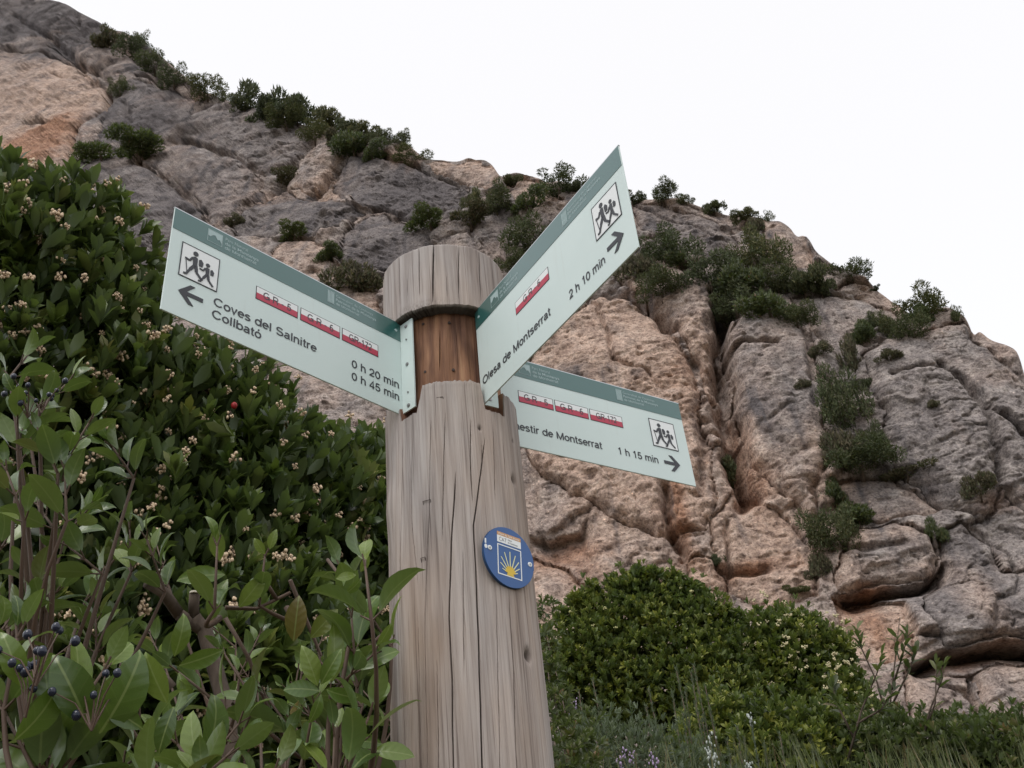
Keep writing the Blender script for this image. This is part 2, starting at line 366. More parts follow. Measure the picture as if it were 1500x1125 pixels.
# (polygon, lift m, rounding width m, tan, orange, dark)
BLOCKS = [
 ([(-300,-120),(30,-90),(120,-12),(165,20),(185,48),(150,62),(110,50),(70,45),(40,60),(-20,70),(-300,60)],1.6,2.5,.25,0,.6),
 ([(187,48),(230,60),(280,104),(300,128),(278,132),(250,112),(215,88),(180,70),(172,55)],1.4,2.0,.4,0,.35),
 ([(75,47),(130,65),(180,74),(230,110),(272,130),(240,125),(190,106),(150,112),(110,90),(75,66)],1.5,1.4,.4,.1,.4),
 ([(-300,80),(0,76),(60,77),(105,94),(120,102),(158,135),(148,165),(115,190),(95,245),(-20,270),(-300,330)],2.2,2.2,.62,.10,.05),
 ([(160,135),(200,116),(280,142),(290,152),(275,185),(215,208),(150,213),(130,225),(150,180)],1.3,1.5,.1,.05,.8),
 ([(216,203),(250,188),(280,171),(320,157),(370,160),(440,175),(460,205),(425,243),(385,250),(350,225),(290,205)],2.4,2.2,.22,0,.55),
 ([(240,208),(290,209),(345,228),(383,258),(378,285),(338,315),(308,332),(290,290),(250,258),(210,238),(215,220)],1.9,1.8,.3,.05,.45),
 ([(110,240),(165,222),(205,237),(245,264),(288,302),(306,332),(250,440),(150,440),(60,330)],2.2,2.0,.12,0,.7),
 ([(464,217),(490,209),(513,222),(500,240),(455,275),(414,267),(428,248)],2.0,1.0,.4,0,0),
 ([(347,315),(385,287),(407,274),(455,282),(490,287),(530,310),(503,340),(470,350),(420,343),(390,353),(360,350),(330,332)],1.7,1.6,.15,.05,.75),
 ([(517,231),(560,232),(640,250),(688,277),(683,300),(670,330),(620,323),(540,306),(474,273),(492,252)],1.5,2.0,.15,.05,.85),
 ([(534,314),(570,320),(640,342),(625,365),(570,400),(510,388),(502,360)],1.5,1.4,.2,0,.6),
 ([(622,240),(690,232),(724,241),(733,272),(712,290),(690,270),(650,250)],1.6,1.5,.62,0,0),
 ([(738,273),(775,263),(810,275),(825,300),(790,310),(750,300)],1.2,1.5,.62,.1,0),
 ([(700,322),(740,307),(775,325),(788,345),(760,380),(735,380),(692,342)],1.4,1.3,.3,0,.45),
 ([(395,385),(420,348),(455,352),(500,385),(560,420),(560,530),(420,490)],1.7,1.6,.62,.1,0),
 ([(380,530),(460,520),(560,540),(575,690),(380,690)],1.4,1.6,.4,0,0),
 ([(925,292),(990,302),(1058,322),(1078,350),(1085,400),(1040,395),(985,372),(930,332)],1.6,1.6,.2,0,.55),
 ([(1002,296),(1060,311),(1100,335),(1092,345),(1060,318)],1.0,1.0,.3,0,.15),
 ([(1105,325),(1142,323),(1170,347),(1195,388),(1214,405),(1188,405),(1140,385),(1120,360)],1.7,1.8,.55,0,0),
 ([(800,500),(832,470),(880,442),(930,447),(983,482),(1018,552),(1035,622),(1045,700),(1035,770),(960,795),(860,742),(790,702),(755,640),(770,560)],3.2,3.0,.85,.25,0),
 ([(955,380),(990,388),(1040,430),(1056,470),(1050,560),(1040,598),(1022,540),(987,480),(932,440),(900,410)],2.6,1.5,.55,.05,.0),
 ([(1062,500),(1090,467),(1140,467),(1185,482),(1198,530),(1212,600),(1212,680),(1190,760),(1130,700),(1090,650),(1066,600)],3.0,2.6,.22,0,.15),
 ([(1040,745),(1088,692),(1140,742),(1208,802),(1198,870),(1130,890),(1070,862),(1040,822)],1.6,1.8,.8,.25,0),
 ([(1152,437),(1210,432),(1300,437),(1333,470),(1310,475),(1265,485),(1210,520),(1190,482)],1.5,1.2,.28,0,.15),
 ([(1217,430),(1240,413),(1280,409),(1325,441),(1323,455),(1260,430)],1.3,1.0,.4,.05,0),
 ([(1262,530),(1290,497),(1350,497),(1408,472),(1450,515),(1580,645),(1580,790),(1460,722),(1440,758),(1380,740),(1310,690),(1290,620),(1267,560)],3.2,3.0,.14,0,.15),
 ([(1217,702),(1300,692),(1340,717),(1388,742),(1300,758),(1232,742)],1.4,1.0,.42,0,.2),
 ([(1232,800),(1260,767),(1310,759),(1365,777),(1383,815),(1350,845),(1282,862),(1230,864),(1227,830)],2.5,1.5,.3,0,.05),
 ([(1387,815),(1383,777),(1410,757),(1460,792),(1480,830),(1570,830),(1570,932),(1480,940),(1385,945),(1352,900),(1367,860)],2.6,1.7,.05,0,.2),
 ([(1322,987),(1380,977),(1428,982),(1438,1060),(1330,1070)],2.0,1.2,.4,0,.05),
 ([(1433,980),(1570,952),(1570,1100),(1442,1090)],2.2,1.3,.45,0,.05),
 ([(1218,870),(1330,880),(1345,950),(1300,980),(1240,960)],.9,1.2,.85,.25,0),
 ([(770,812),(820,830),(872,870),(960,905),(960,1000),(770,1000)],1.6,1.5,.62,.12,0),
 ([(1010,815),(1040,812),(1062,838),(1060,880),(1005,880)],1.5,.8,.7,.15,0),
]
# (polyline, depth m, half-width m)
CRACKS = [
 ([(1060,425),(1054,480),(1053,560),(1060,605),(1078,665),(1098,725)],2.6,.55),
 ([(1066,523),(1090,516),(1110,519),(1132,518)],.9,.22),
 ([(808,442),(870,434),(930,446),(968,470),(985,492)],1.6,.5),
 ([(1372,540),(1415,575),(1440,620),(1452,660),(1458,705)],.9,.26),
 ([(970,718),(976,760),(986,790),(1002,815)],1.0,.25),
 ([(540,307),(562,310),(600,324),(625,332)],.8,.2),
 ([(1058,825),(1090,832),(1125,830)],.5,.25),
 ([(860,445),(878,460),(890,500),(905,540)],.5,.12),
 ([(905,540),(950,560),(965,575)],.4,.12),
 ([(1035,620),(1030,680),(1022,720)],.6,.25),
 ([(270,205),(300,210),(345,228),(385,255)],.9,.22),
 ([(345,315),(400,270),(460,213)],.8,.3),
 ([(455,278),(500,243),(515,224)],.9,.3),
 ([(205,238),(250,266),(300,312)],.8,.3),
 ([(128,118),(150,128),(160,140)],.9,.25),
 ([(60,75),(100,90),(118,104),(135,128)],.8,.3),
 ([(1175,480),(1188,540),(1193,600)],.5,.2),
 ([(1300,560),(1350,548),(1400,556),(1440,600),(1500,640)],.6,.2),
 ([(1238,795),(1275,805),(1320,795)],.5,.25),
 ([(1060,890),(1066,820),(1064,760)],.5,.15),
 ([(915,292),(960,310),(1010,330),(1055,352)],.5,.15),
 ([(1470,620),(1500,640),(1540,665)],.6,.3),
 ([(1430,985),(1425,1030),(1432,1080)],.7,.2),
 ([(-20,72),(30,78),(62,77),(104,93)],1.5,.45),
 ([(172,62),(210,95),(246,130)],1.6,.5),
 ([(160,136),(200,117),(247,126)],1.3,.4),
 ([(96,246),(116,190),(150,165),(160,138)],1.0,.3),
 ([(68,48),(110,90),(150,113)],1.7,.5),
 ([(20,20),(45,40),(66,50)],1.4,.45),
 ([(120,-8),(112,30),(118,52)],1.2,.4),
 ([(180,150),(192,168),(186,190)],.8,.3),
 ([(30,120),(70,112),(110,118)],.5,.25),
 ([(0,150),(40,140),(90,150)],.4,.2),
 ([(230,64),(262,92),(296,128)],.9,.4),
 ([(560,232),(620,246),(690,272)],.6,.25),
 ([(1380,1000),(1410,1010),(1430,1040)],.5,.15),
]
# sharp under-cut ledges: (polyline, depth m, decay m)
LEDGES = [
 ([(1330,972),(1385,948),(1480,942),(1570,932)],5.2,0.8),
 ([(1226,866),(1282,864),(1352,848),(1386,818)],3.6,0.6),
 ([(36,180),(60,177),(86,182)],1.8,1.6),
 ([(775,782),(800,792),(845,782),(860,760)],1.3,2.2),
 ([(1040,820),(1070,826),(1128,828)],.5,.8),
 ([(600,712),(640,720)],.5,.8),
 ([(140,62),(165,66),(185,72)],2.6,1.8),
 ([(70,62),(110,88),(122,100)],2.2,1.4),
 ([(196,108),(222,112),(246,128)],2.0,1.6),
 ([(40,55),(62,52),(84,60)],1.6,1.4),
 ([(1150,745),(1200,790)],.5,1.0),
 ([(1180,640),(1165,600),(1160,540)],.3,.8),
 ([(395,352),(440,346),(470,352)],1.1,1.2),
 ([(500,392),(540,400),(570,402)],1.2,2.0),
]
# gaussian patches of rock colour; upper-left dark ones paint in recess shade: (x, y, rx, ry, channel, amount)
PATCH = [
 (58,212,30,30,0,1.0),(150,168,14,10,2,.7),(90,70,40,14,2,.5),(215,85,20,16,2,.5),(140,40,26,18,2,.4),(230,150,30,14,0,.35),(20,235,60,25,0,.5),(300,145,30,10,0,.6),(600,235,40,18,0,.5),(820,812,60,22,0,.9),(860,845,40,18,0,.5),
 (990,735,14,60,0,.75),(1085,660,26,60,0,.6),(1120,700,30,40,0,.4),(1100,825,50,12,0,.65),(1000,800,24,40,0,.5),
 (1285,868,60,10,0,.8),(1290,915,18,50,0,.5),(1450,735,70,18,0,.5),(1440,960,80,14,0,.75),(1010,560,30,60,0,.3),(1245,890,20,20,0,.45),
 (940,640,150,140,1,.35),(480,268,22,14,1,.8),(1100,790,120,90,1,.35),(1130,720,60,80,1,.3),(860,760,90,80,1,.25),(190,235,40,10,1,.4),(395,285,40,10,1,.6),
 (1200,690,30,60,1,.4),(1330,840,50,20,1,.25),(1430,880,30,40,1,.5),(1350,500,50,10,1,.35),(1290,780,50,14,1,.25),(980,250,80,60,1,.2),(60,150,80,60,1,.2),
 (983,740,5,45,2,.9),(1033,640,8,60,2,.5),(1110,600,30,30,2,.4),(1130,640,26,40,2,.3),(600,290,60,26,2,.35),(205,175,30,26,2,.3),(205,205,14,16,2,.4),
 (1320,700,50,12,2,.5),(1370,720,30,10,2,.5),(1400,890,40,34,2,.35),(1250,720,30,14,2,.4),(1410,800,40,26,2,.2),(840,570,50,24,2,.35),(810,640,50,60,2,.2),
 (960,430,24,30,2,.4),(1460,880,20,50,2,.3),(40,35,60,25,2,.4),(250,330,50,60,2,.2),(1390,1050,30,30,2,.4),(560,380,50,30,2,.3),(1350,620,60,30,2,.25),
]
def seg_dist(P, line):
    best = np.full(len(P), 1e9)
    for a, b in zip(line[:-1], line[1:]):
        ab = b-a; t = np.clip(((P-a)@ab)/(ab@ab+1e-12), 0, 1)
        d = P-a-t[:, None]*ab; best = np.minimum(best, np.einsum('ij,ij->i', d, d))
    return np.sqrt(best)
def inside(P, poly):
    x, y = P[:, 0], P[:, 1]; r = np.zeros(len(P), bool); n = len(poly)
    for i in range(n):
        x1, y1 = poly[i]; x2, y2 = poly[(i+1) % n]
        c = ((y1 > y) != (y2 > y)); xi = (x2-x1)*(y-y1)/(y2-y1+1e-12)+x1
        r ^= c & (x < xi)
    return r
def build_cliff():
    ridge = UV(RIDGE); ridge = ridge[np.argsort(ridge[:, 0])]
    NU, NV, NB = 1300, 720, 22
    s = np.linspace(-1, 1, NU); s = 0.16+0.84*np.sign(s)*np.abs(s) if False else s+0.16*(1-s*s); t = np.linspace(0, 1, NV)
    v0 = -6.0
    # a trapezoid sheet: wider towards the top
    U = np.zeros((NV, NU)); V = np.zeros((NV, NU))
    vr = np.full(NU, 60.0)
    for _ in range(12):
        ut = 3.0 + s*(38.0+0.74*np.maximum(vr, 0)); vr = 0.5*vr+0.5*np.interp(ut, ridge[:, 0], ridge[:, 1])
    kk = np.exp(-np.linspace(-2, 2, 13)**2); vr = np.convolve(np.pad(vr, 6, mode='edge'), kk/kk.sum(), 'valid')
    for j in range(NV):
        tt = t[j]**1.15
        V[j] = v0+(vr-v0)*tt
        U[j] = 3.0+s*(38.0+0.74*np.maximum(V[j], 0))
    P = np.stack([U.ravel(), V.ravel()], 1)
    x, y = P[:, 0], P[:, 1]
    # ragged outlines
    amp = np.clip(0.55+0.007*y, .4, 1.1)[:, None]
    W = P+np.stack([fbm(x/4.0, y/4.0, 3, 2), fbm(x/4.0, y/4.0, 9, 2)], 1)*amp*1.1+np.stack([noise2(x/.8, y/.8, 13), noise2(x/.8, y/.8, 19)], 1)*0.13
    h = 2.2*fbm(x/24, y/24, 21, 3)
    tone = np.zeros((len(P), 3)); tone[:, 1] = .34+0.28*fbm(x/14, y/14, 2, 3); tone[:, 2] = .10+.14*np.clip((y-30)/25, 0, 1)
    lab = np.full(len(P), -1, np.int32)
    for k, (poly, A, Wd, tn, og, dk) in enumerate(BLOCKS):
        q = UV(poly); lo = q.min(0)-2; hi = q.max(0)+2
        idx = np.where((W[:, 0] > lo[0]) & (W[:, 0] < hi[0]) & (W[:, 1] > lo[1]) & (W[:, 1] < hi[1]))[0]
        if not len(idx): continue
        idx = idx[inside(W[idx], q)]
        d = seg_dist(W[idx], np.vstack([q, q[:1]]))
        e = np.clip(d/(0.36*Wd), 0, 1)
        prof = 0.55*np.sqrt(1-(1-e)**2)+0.45*np.clip(d/(3.0*Wd), 0, 1)
        h[idx] += 0.9*A*prof-0.85
        tone[idx] = tone[idx]*np.array([0, .5, 1])+np.array([og, tn-.15, dk*.55])
        # edges of blocks are often fresher rock
        tone[idx, 1] += 0.25*np.exp(-d/0.5)
        lab[idx] = k
    for line, dep, wd in CRACKS:
        q = UV(line); lo = q.min(0)-6*wd-1; hi = q.max(0)+6*wd+1
        idx = np.where((x > lo[0]) & (x < hi[0]) & (y > lo[1]) & (y < hi[1]))[0]
        pw = P[idx]+(W[idx]-P[idx])*0.6
        d = seg_dist(pw, q); wv = wd*(1+0.6*fbm(x[idx]/1.5, y[idx]/1.5, 33, 2))
        wv = wv*np.clip(1+y[idx]/130, 1, 1.7); h[idx] -= 1.5*dep*np.exp(-(d/np.maximum(wv, .08))**2)
    lm = np.zeros(len(P))
    for line, dep, dec in LEDGES:
        q = UV(line); o = np.argsort(q[:, 0]); q = q[o]
        idx = np.where((x > q[0, 0]-1) & (x < q[-1, 0]+1) & (y < q[:, 1].max()+1) & (y > q[:, 1].min()-6*dec))[0]
        pw = P[idx]+(W[idx]-P[idx])*0.7
        yl = np.interp(pw[:, 0], q[:, 0], q[:, 1]); sd = yl-pw[:, 1]
        span = np.clip((pw[:, 0]-q[0, 0])/1.0+0.3, 0, 1)*np.clip((q[-1, 0]-pw[:, 0])/1.0+0.3, 0, 1)
        lm[idx] = np.maximum(lm[idx], span*np.where(sd > -.6, np.exp(-np.maximum(sd, 0)/dec), 0))
        h[idx] -= dep*span*np.where(sd > 0, np.exp(-sd/dec)*np.clip(sd/0.12, 0, 1), 0)
    # weathered conglomerate relief: broken facets on the blocks, then pitted skin
    h += 0.5*fbm(x/5.5, y/5.5, 41, 3)
    qx = x+0.9*fbm(x/2.5, y/2.5, 43, 3); qy = y+0.9*fbm(x/2.5, y/2.5, 47, 3)
    ca, sa = math.cos(-0.45), math.sin(-0.45)
    rx_, ry_ = ca*qx-sa*qy, sa*qx+ca*qy
    outm = np.where(lab < 0, 1.0, 0.25); outm[np.isin(lab, (0, 1, 2, 30, 31))] = 0.9; outm[np.isin(lab, (3, 4, 5, 6, 7, 9, 10))] = 0.4; outm[np.isin(lab, (28, 29))] = 0.3
    outm = outm*(1-.9*lm); rough_mask = (1-lm)*np.clip(0.30+1.3*fbm(x/6, y/6, 77, 3), 0.0, 1.1)
    c0 = uv(955, 725); ex0 = np.linalg.norm(uv(956, 725)-uv(955, 725)); flute = np.exp(-(((x-c0[0])/(150*ex0))**2+((y-c0[1])/(150*ex0))**2))
    outm = outm*(1-.75*flute); rough_mask = rough_mask*(1-.5*flute)+.25*flute
    h += flute*(0.55*fbm(qx/1.5, qy/8.0, 141, 4)+0.30*fbm(qx/0.6, qy/4.0, 143, 3, .6, True))
    f1, e1 = facets(rx_/7.5, ry_/4.6, 51); h += outm*1.15*f1
    f2, e2 = facets(rx_/2.9, ry_/1.8, 53); far_ = 1+np.clip(y, 0, 90)/70; h += (0.3+0.7*outm)*rough_mask*0.55*f2*far_
    f3, e3 = facets(qx/1.05, qy/0.6, 55); h += (0.12+0.88*rough_mask)*0.25*f3*far_
    f4, e4 = facets(qx/0.48, qy/0.34, 56); h += 0.10*(0.3+rough_mask)*f4*far_
    # joints: thin and deep
    h -= 0.38*np.exp(-(e1/0.03)**2)*np.clip(.35+1.5*fbm(x/9, y/9, 59, 2), 0, 1)*np.clip(outm*2, 0, 1)
    h -= 0.30*np.exp(-(e2/0.05)**2)*np.clip(0.1+1.6*fbm(x/5, y/5, 63, 2), 0, 1)*(1-lm)
    beds = fbm(x/8.0+0.3*y, y/0.9-0.16*x, 57, 4, 0.55); h += 0.07*beds
    h += 0.085*fbm(x/0.55, y/0.45, 83, 3)+0.10*fbm(x/1.4, y/1.2, 85, 3)
    cob = worley(x/0.62, y/0.52, 87); h += 0.10*np.clip(0.45-cob, 0, 1)*np.clip(0.6+1.5*fbm(x/5, y/5, 89, 2), 0, 1.4)
    pit = fbm(x/0.9, y/0.5, 91, 3); h -= 0.42*np.clip(pit-0.26, 0, 1)*2.0
    tone[:, 2] += 0.38*np.clip(fbm(x/2.2, y/2.0, 131, 4)-0.05, 0, 1)*2
    tone[:, 2] += 0.22*np.exp(-e1/0.06)*outm  # darker along the facet joints: occlusion shade put into the tone
    hh = h.reshape(NV, NU)
    for _ in range(1):
        p_ = np.pad(hh, 1, mode='edge'); hh = (p_[:-2, 1:-1]+p_[2:, 1:-1]+p_[1:-1, :-2]+p_[1:-1, 2:]+6*hh)/10
    tt = np.repeat((1-t)[:, None], NU, 1); fade = np.clip(tt/0.02, 0.08, 1)
    p_ = hh.copy()
    for _ in range(16):
        q_ = np.pad(p_, ((0, 0), (1, 1)), mode='edge'); p_ = (q_[:, :-2]+q_[:, 2:]+q_[:, 1:-1])/3
    hh = p_+(hh-p_)*fade; h = hh.ravel()
    # vertical water streaks
    stk = fbm(x/1.1, y/13.0, 101, 4)
    tone[:, 2] += np.clip(stk-0.12, 0, 1)*1.1
    tone[:, 1] += 0.3*fbm(x/3, y/8, 111, 3)
    for (cx, cy, rx, ry, ch, am) in PATCH:
        c = uv(cx, cy); ex = np.linalg.norm(uv(cx+1, cy)-uv(cx-1, cy))/2; ey = np.linalg.norm(uv(cx, cy+1)-uv(cx, cy-1))/2
        g = np.exp(-(((W[:, 0]-c[0])/(rx*ex*1.1))**2+((W[:, 1]-c[1])/(ry*ey*1.1))**2))
        tone[:, ch] += am*g
        if ch == 0: tone[:, 2] -= 0.5*am*g
    Pw = CO+np.outer(x, CUx)+np.outer(y, CVx)+np.outer(h, DISP)
    Pw = Pw.reshape(NV, NU, 3)
    # roll the top over and away
    top = Pw[-1]; back = np.array([math.sin(STR), math.cos(STR), 0.0])
    rows = []
    for k in range(1, NB+1):
        dd = 0.25*k*(1+0.16*k)
        off = back*dd; dz = -0.035*dd*dd if dd < 6 else -0.035*36-0.42*(dd-6)
        nz = 0.25*fbm(top[:, 0]/2.0, np.full(NU, k*0.5), 121, 3)
        rows.append(top+off+np.array([0, 0, 1.0])*(dz*0.5+nz*min(1, k/4))[:, None])
    Pw = np.concatenate([Pw, np.stack(rows)], 0)
    tone = tone.reshape(NV, NU, 3); tone = np.concatenate([tone, np.repeat(tone[-1:], NB, 0)], 0)
    lab = lab.reshape(NV, NU); lab = np.concatenate([lab, np.repeat(lab[-1:], NB, 0)], 0)
    n_ = NV+NB
    i = np.arange((n_-1)*(NU-1)); r_ = i//(NU-1); c_ = i % (NU-1); a = r_*NU+c_
    F = np.stack([a, a+1, a+NU+1, a+NU], 1)
    co = Pw.reshape(-1, 3); tn = tone.reshape(-1, 3); fl = lab.ravel()[a]
    def sub(k, name):
        f = F[fl == k]; used = np.unique(f); remap = np.zeros(len(co), np.int32); remap[used] = np.arange(len(used))
        return np_mesh(name, co[used], [remap[f]], attrs={'tone': tn[used]})
    main = link('cliff', sub(-1, 'cliff'), ROCK); tag(main, kind='structure')
    for k in range(len(BLOCKS)):
        if (fl == k).sum() > 20: link('rock_block', sub(k, 'rock_block'), ROCK, main)
    st = 3
    cs = Pw[::st, ::st]; nn, mm = cs.shape[:2]
    i = np.arange((nn-1)*(mm-1)); r_ = i//(mm-1); c_ = i % (mm-1); a = r_*mm+c_
    Fs = np.stack([a, a+1, a+mm+1, a+mm], 1)
    bvh = BVHTree.FromPolygons([tuple(p) for p in cs.reshape(-1, 3).tolist()], Fs.tolist())
    return bvh
BVH = build_cliff()
def on_cliff(px, py):
    for k in range(60):
        hit = BVH.ray_cast(Vector(CAM), Vector(ray(px, py+k*1.5)))
        if hit[0] is not None: return np.array(hit[0]), hit[3]
    p = at(px, py, 80); return p, 80.0

# ------------------------------------------------------------------ the wooden post
PX, PY, PR = -0.0931, 1.1964, 0.0942
Z_CAP0, Z_CAP1 = 1.5+0.888, 1.5+1.011
LIP_HI, LIP_LO = 1.5+0.758, 1.5+0.716
RN = 0.0745                      # radius inside the notch
def on_post(px, py, rad=PR):
    """angle and height where a sight line meets the post"""
    d = ray(px, py); ox, oy = -PX, -PY
    a = d[0]**2+d[1]**2; b = 2*(ox*d[0]+oy*d[1]); c = ox*ox+oy*oy-rad*rad
    q = b*b-4*a*c
    t = (-b-math.sqrt(max(q, 0)))/(2*a); p = CAM+d*t
    return math.atan2(p[1]-PY, p[0]-PX), p[2]
def wood_material():
    m = mat('weathered_wood', rough=0.85, spec=0.25); N = NT(m)
    v = N.mapped((1, 1, 0.035)); v2 = N.mapped((1, 1, 0.25)); v3 = N.mapped((1, 1, 0.012))
    g1 = N.noise(v, 130, 6, 0.65); g2 = N.noise(v2, 11, 4); g3 = N.noise(v3, 320, 3, 0.6)
    c = N.ramp(g1, [(0.25, (0.235, 0.205, 0.192)), (0.5, (0.372, 0.336, 0.318)), (0.75, (0.465, 0.43, 0.415))]
    )
    c = N.mix(1.0, c, N.ramp(N.noise(N.mapped((1, 1, .12)), 22, 4), [(0.32, (0.66, 0.62, 0.60)), (0.5, (1, 1, 1)), (0.7, (1.14, 1.14, 1.13))]), 'MULTIPLY')
    c = N.mix(N.ramp(g2, [(0.40, (0, 0, 0)), (0.72, (1, 1, 1))]), c, N.mix(1.0, c, (0.96, 0.82, 0.70), 'MULTIPLY'))
    c = N.mix(0.85, c, N.mix(1.0, c, N.ramp(g3, [(0.30, (0.42, 0.38, 0.37)), (0.42, (0.97, 0.97, 0.97)), (0.7, (1.08, 1.08, 1.08))]), 'MULTIPLY'))
    a = N.attr('stain_shade'); c = N.mix(a.outputs['Fac'], c, (0.035, 0.025, 0.02))
    N.l(c, N.p.inputs['Base Color'])
    b = N.bump(g3, 0.25, 0.0012); b = N.bump(g1, 0.25, 0.002, b); N.l(b, N.p.inputs['Normal'])
    return m
def fresh_wood_material():
    m = mat('orange_bare_wood', rough=0.7, spec=0.3); N = NT(m)
    v = N.mapped((1, 1, 0.05)); v2 = N.mapped((1, 1, 0.3))
    g1 = N.noise(v, 120, 5, 0.65); g2 = N.noise(v2, 26, 3, 0.5, 0.6)
    c = N.ramp(g1, [(0.28, (0.13, 0.058, 0.032)), (0.5, (0.29, 0.145, 0.078)), (0.74, (0.44, 0.255, 0.145))])
    g4 = N.noise(N.mapped((1, 1, .15)), 14, 4, 0.5, .8)
    c = N.mix(N.ramp(g4, [(0.46, (0, 0, 0)), (0.56, (1, 1, 1))]), c, N.mix(1.0, c, (0.60, 0.56, 0.60), 'MULTIPLY'))
    c = N.mix(N.ramp(g2, [(0.40, (0, 0, 0)), (0.6, (1, 1, 1))]), c, N.mix(1.0, c, (0.62, 0.58, 0.55), 'MULTIPLY'))
    a = N.attr('stain_shade'); c = N.mix(a.outputs['Fac'], c, (0.03, 0.016, 0.01))
    N.l(c, N.p.inputs['Base Color']); N.l(N.bump(g1, 0.5, 0.002), N.p.inputs['Normal'])
    return m
WOOD = wood_material(); WOODF = fresh_wood_material()
def build_post():
    root = empty('wooden_post', (PX, PY, 0))
    tag(root, 'thick weathered round timber post with an orange notch, carrying three trail signs', 'post')
    face = math.atan2(-PY, -PX)                    # towards the camera
    vis = np.linspace(face-1.65, face+1.65, 620); hid = np.linspace(face+1.65, face+2*math.pi-1.65, 82)[1:-1]
    th = np.concatenate([vis, hid]); NT_ = len(th)
    def angd(a, b): return (a-b+math.pi) % (2*math.pi)-math.pi
    pix = lambda x, y: on_post(x, y)
    # height of the notch's lower lip round the post
    u = angd(th, face)
    def slot(x0, x1, sl_=0.05):
        a0, a1 = angd(pix(x0, 600)[0], face), angd(pix(x1, 600)[0], face)
        return np.clip((u-a0)/sl_+0.5, 0, 1)*np.clip((a1-u)/sl_+0.5, 0, 1)
    k = np.maximum(slot(583, 615, .10), slot(709, 740, .05))
    lip = LIP_HI-(LIP_HI-LIP_LO)*k+0.0016*noise2(th*26, th*0, 3)+0.002*noise2(th*9, th*0, 5)
    left = np.clip((angd(pix(592, 470)[0], face)+0.18-u)/0.5, 0, 1)
    cap0 = Z_CAP0+0.0012*noise2(th*14, th*0, 7)+0.0035*np.abs(noise2(th*70, th*0, 9))*np.exp(-((u+0.5)/0.35)**2)
    zb = np.concatenate([np.linspace(-0.3, 1.72, 12), np.linspace(1.725, 2.20, 230)])
    rows, rad, mi, stn_shd = [], [], [], []
    cr = [  # pixel path, depth, half width (m)
        ([(711,640),(694,770),(698,861),(702,955),(706,1122)], .009, .00055, 1.0),
        ([(706,640),(706,700)], .003, .00035, .45),
        ([(668,690),(661,800),(658,903),(662,997),(664,1122)], .007, .0005, .9),
        ([(690,610),(689,670),(692,740)], .004, .0004, .55),
        ([(604,650),(603,760),(612,860)], .002, .0003, .35), ([(632,600),(628,760),(622,900),(626,1122)], .002, .0003, .3),
        ([(652,600),(648,800)], .0025, .0003, .35), ([(722,620),(726,740)], .003, .00035, .45), ([(745,860),(752,980),(757,1122)], .003, .0005, .45),
        ([(590,640),(586,900),(594,1122)], .002, .0005, .35), ([(640,960),(643,1122)], .002, .0003, .3), ([(728,870),(733,1122)], .002, .0004, .3),
        ([(678,800),(680,1000)], .002, .0004, .3), ([(612,900),(616,1122)], .002, .0003, .3), ([(736,640),(742,720)], .003, .0006, .5), ([(765,700),(772,860)], .002, .0005, .3)]
    capcr = [([(635,352),(634,446)], .010, .0007, 1.0), ([(614,356),(615,440)], .004, .00045, .7), ([(672,352),(672,440)], .005, .00045, .7), ([(700,360),(704,446)], .005, .0007, .8),
             ([(586,366),(588,450)], .003, .00035, .45), ([(654,400),(656,446)], .003, .0003, .35), ([(597,400),(598,450)], .003, .0003, .35), ([(720,376),(722,430)], .003, .0003, .35)]
    def relief(zrow, cracks, fresh=False):
        d = 0.0004*noise2(th*95, zrow*3, 15)+0.0005*noise2(th*16, zrow*1.2, 16)+0.0022*noise2(th*3.1, zrow*2.6, 17)
        st = np.zeros(NT_)
        for path, dep, hw, dark in cracks:
            pts = [pix(*p) for p in path]; zs = np.array([p[1] for p in pts]); ts = np.array([angd(p[0], face) for p in pts])
            o = np.argsort(zs); zs = zs[o]; ts = ts[o]
            z = zrow.mean(); tc = np.interp(z, zs, ts)+0.006*float(noise2(np.array([z*17.0]), np.array([dep*900]), 5)[0])
            end = np.clip(min(z-zs[0], zs[-1]-z)/0.03+ (1 if zs[0] < 1.79 and z < zs[0]+.05 else 0), 0, 1) if zs[0]-.0 < z < zs[-1] or z < zs[0] and zs[0] < 1.79 else 0
            if end <= 0: continue
            g = np.exp(-(np.abs(u-tc)*PR/(hw*(0.6+0.5*end)))**2)
            d = d-dep*end*g; st = np.maximum(st, 0.75*dark*end*g)
        return d, st
    def knots(z, d, st):
        for (kx, ky, rr, dep) in ((753,703,.0042,.006),(774,960,.0048,.008),(606,838,.002,.003),(703,627,.0022,.004),(752,646,.0018,.003),(571,745,.02,-.004)):
            t0, z0 = pix(kx, ky)
            g = np.exp(-((angd(th, t0)*PR/rr)**2+((z-z0)/(rr*1.5))**2))
            d = d-dep*g
            if dep > 0: st = np.maximum(st, 0.85*g)
        return d, st
    def push(z, r, m, s): rows.append(z); rad.append(r); mi.append(m); stn_shd.append(s)
    for z0 in zb:
        fr_ = np.full(NT_, z0); d, s = relief(fr_, cr); d, s = knots(fr_, d, s); push(fr_, PR+d, 0, s)
    for f in np.linspace(0, 1, 14)[1:]:
        z0 = 2.20+(lip-2.20)*f; d, s = relief(z0, cr); d, s = knots(z0, d, s)
        push(z0, PR+d-(0.002 if f == 1 else 0), 0, np.maximum(s, 0.25*np.clip((f-.8)/.2, 0, 1)))
    d, s = relief(lip, [], True)
    nr = RN+0.0012*noise2(th*7, lip*2, 31)
    push(lip-0.001, nr+d, 1, s*0+0.2)
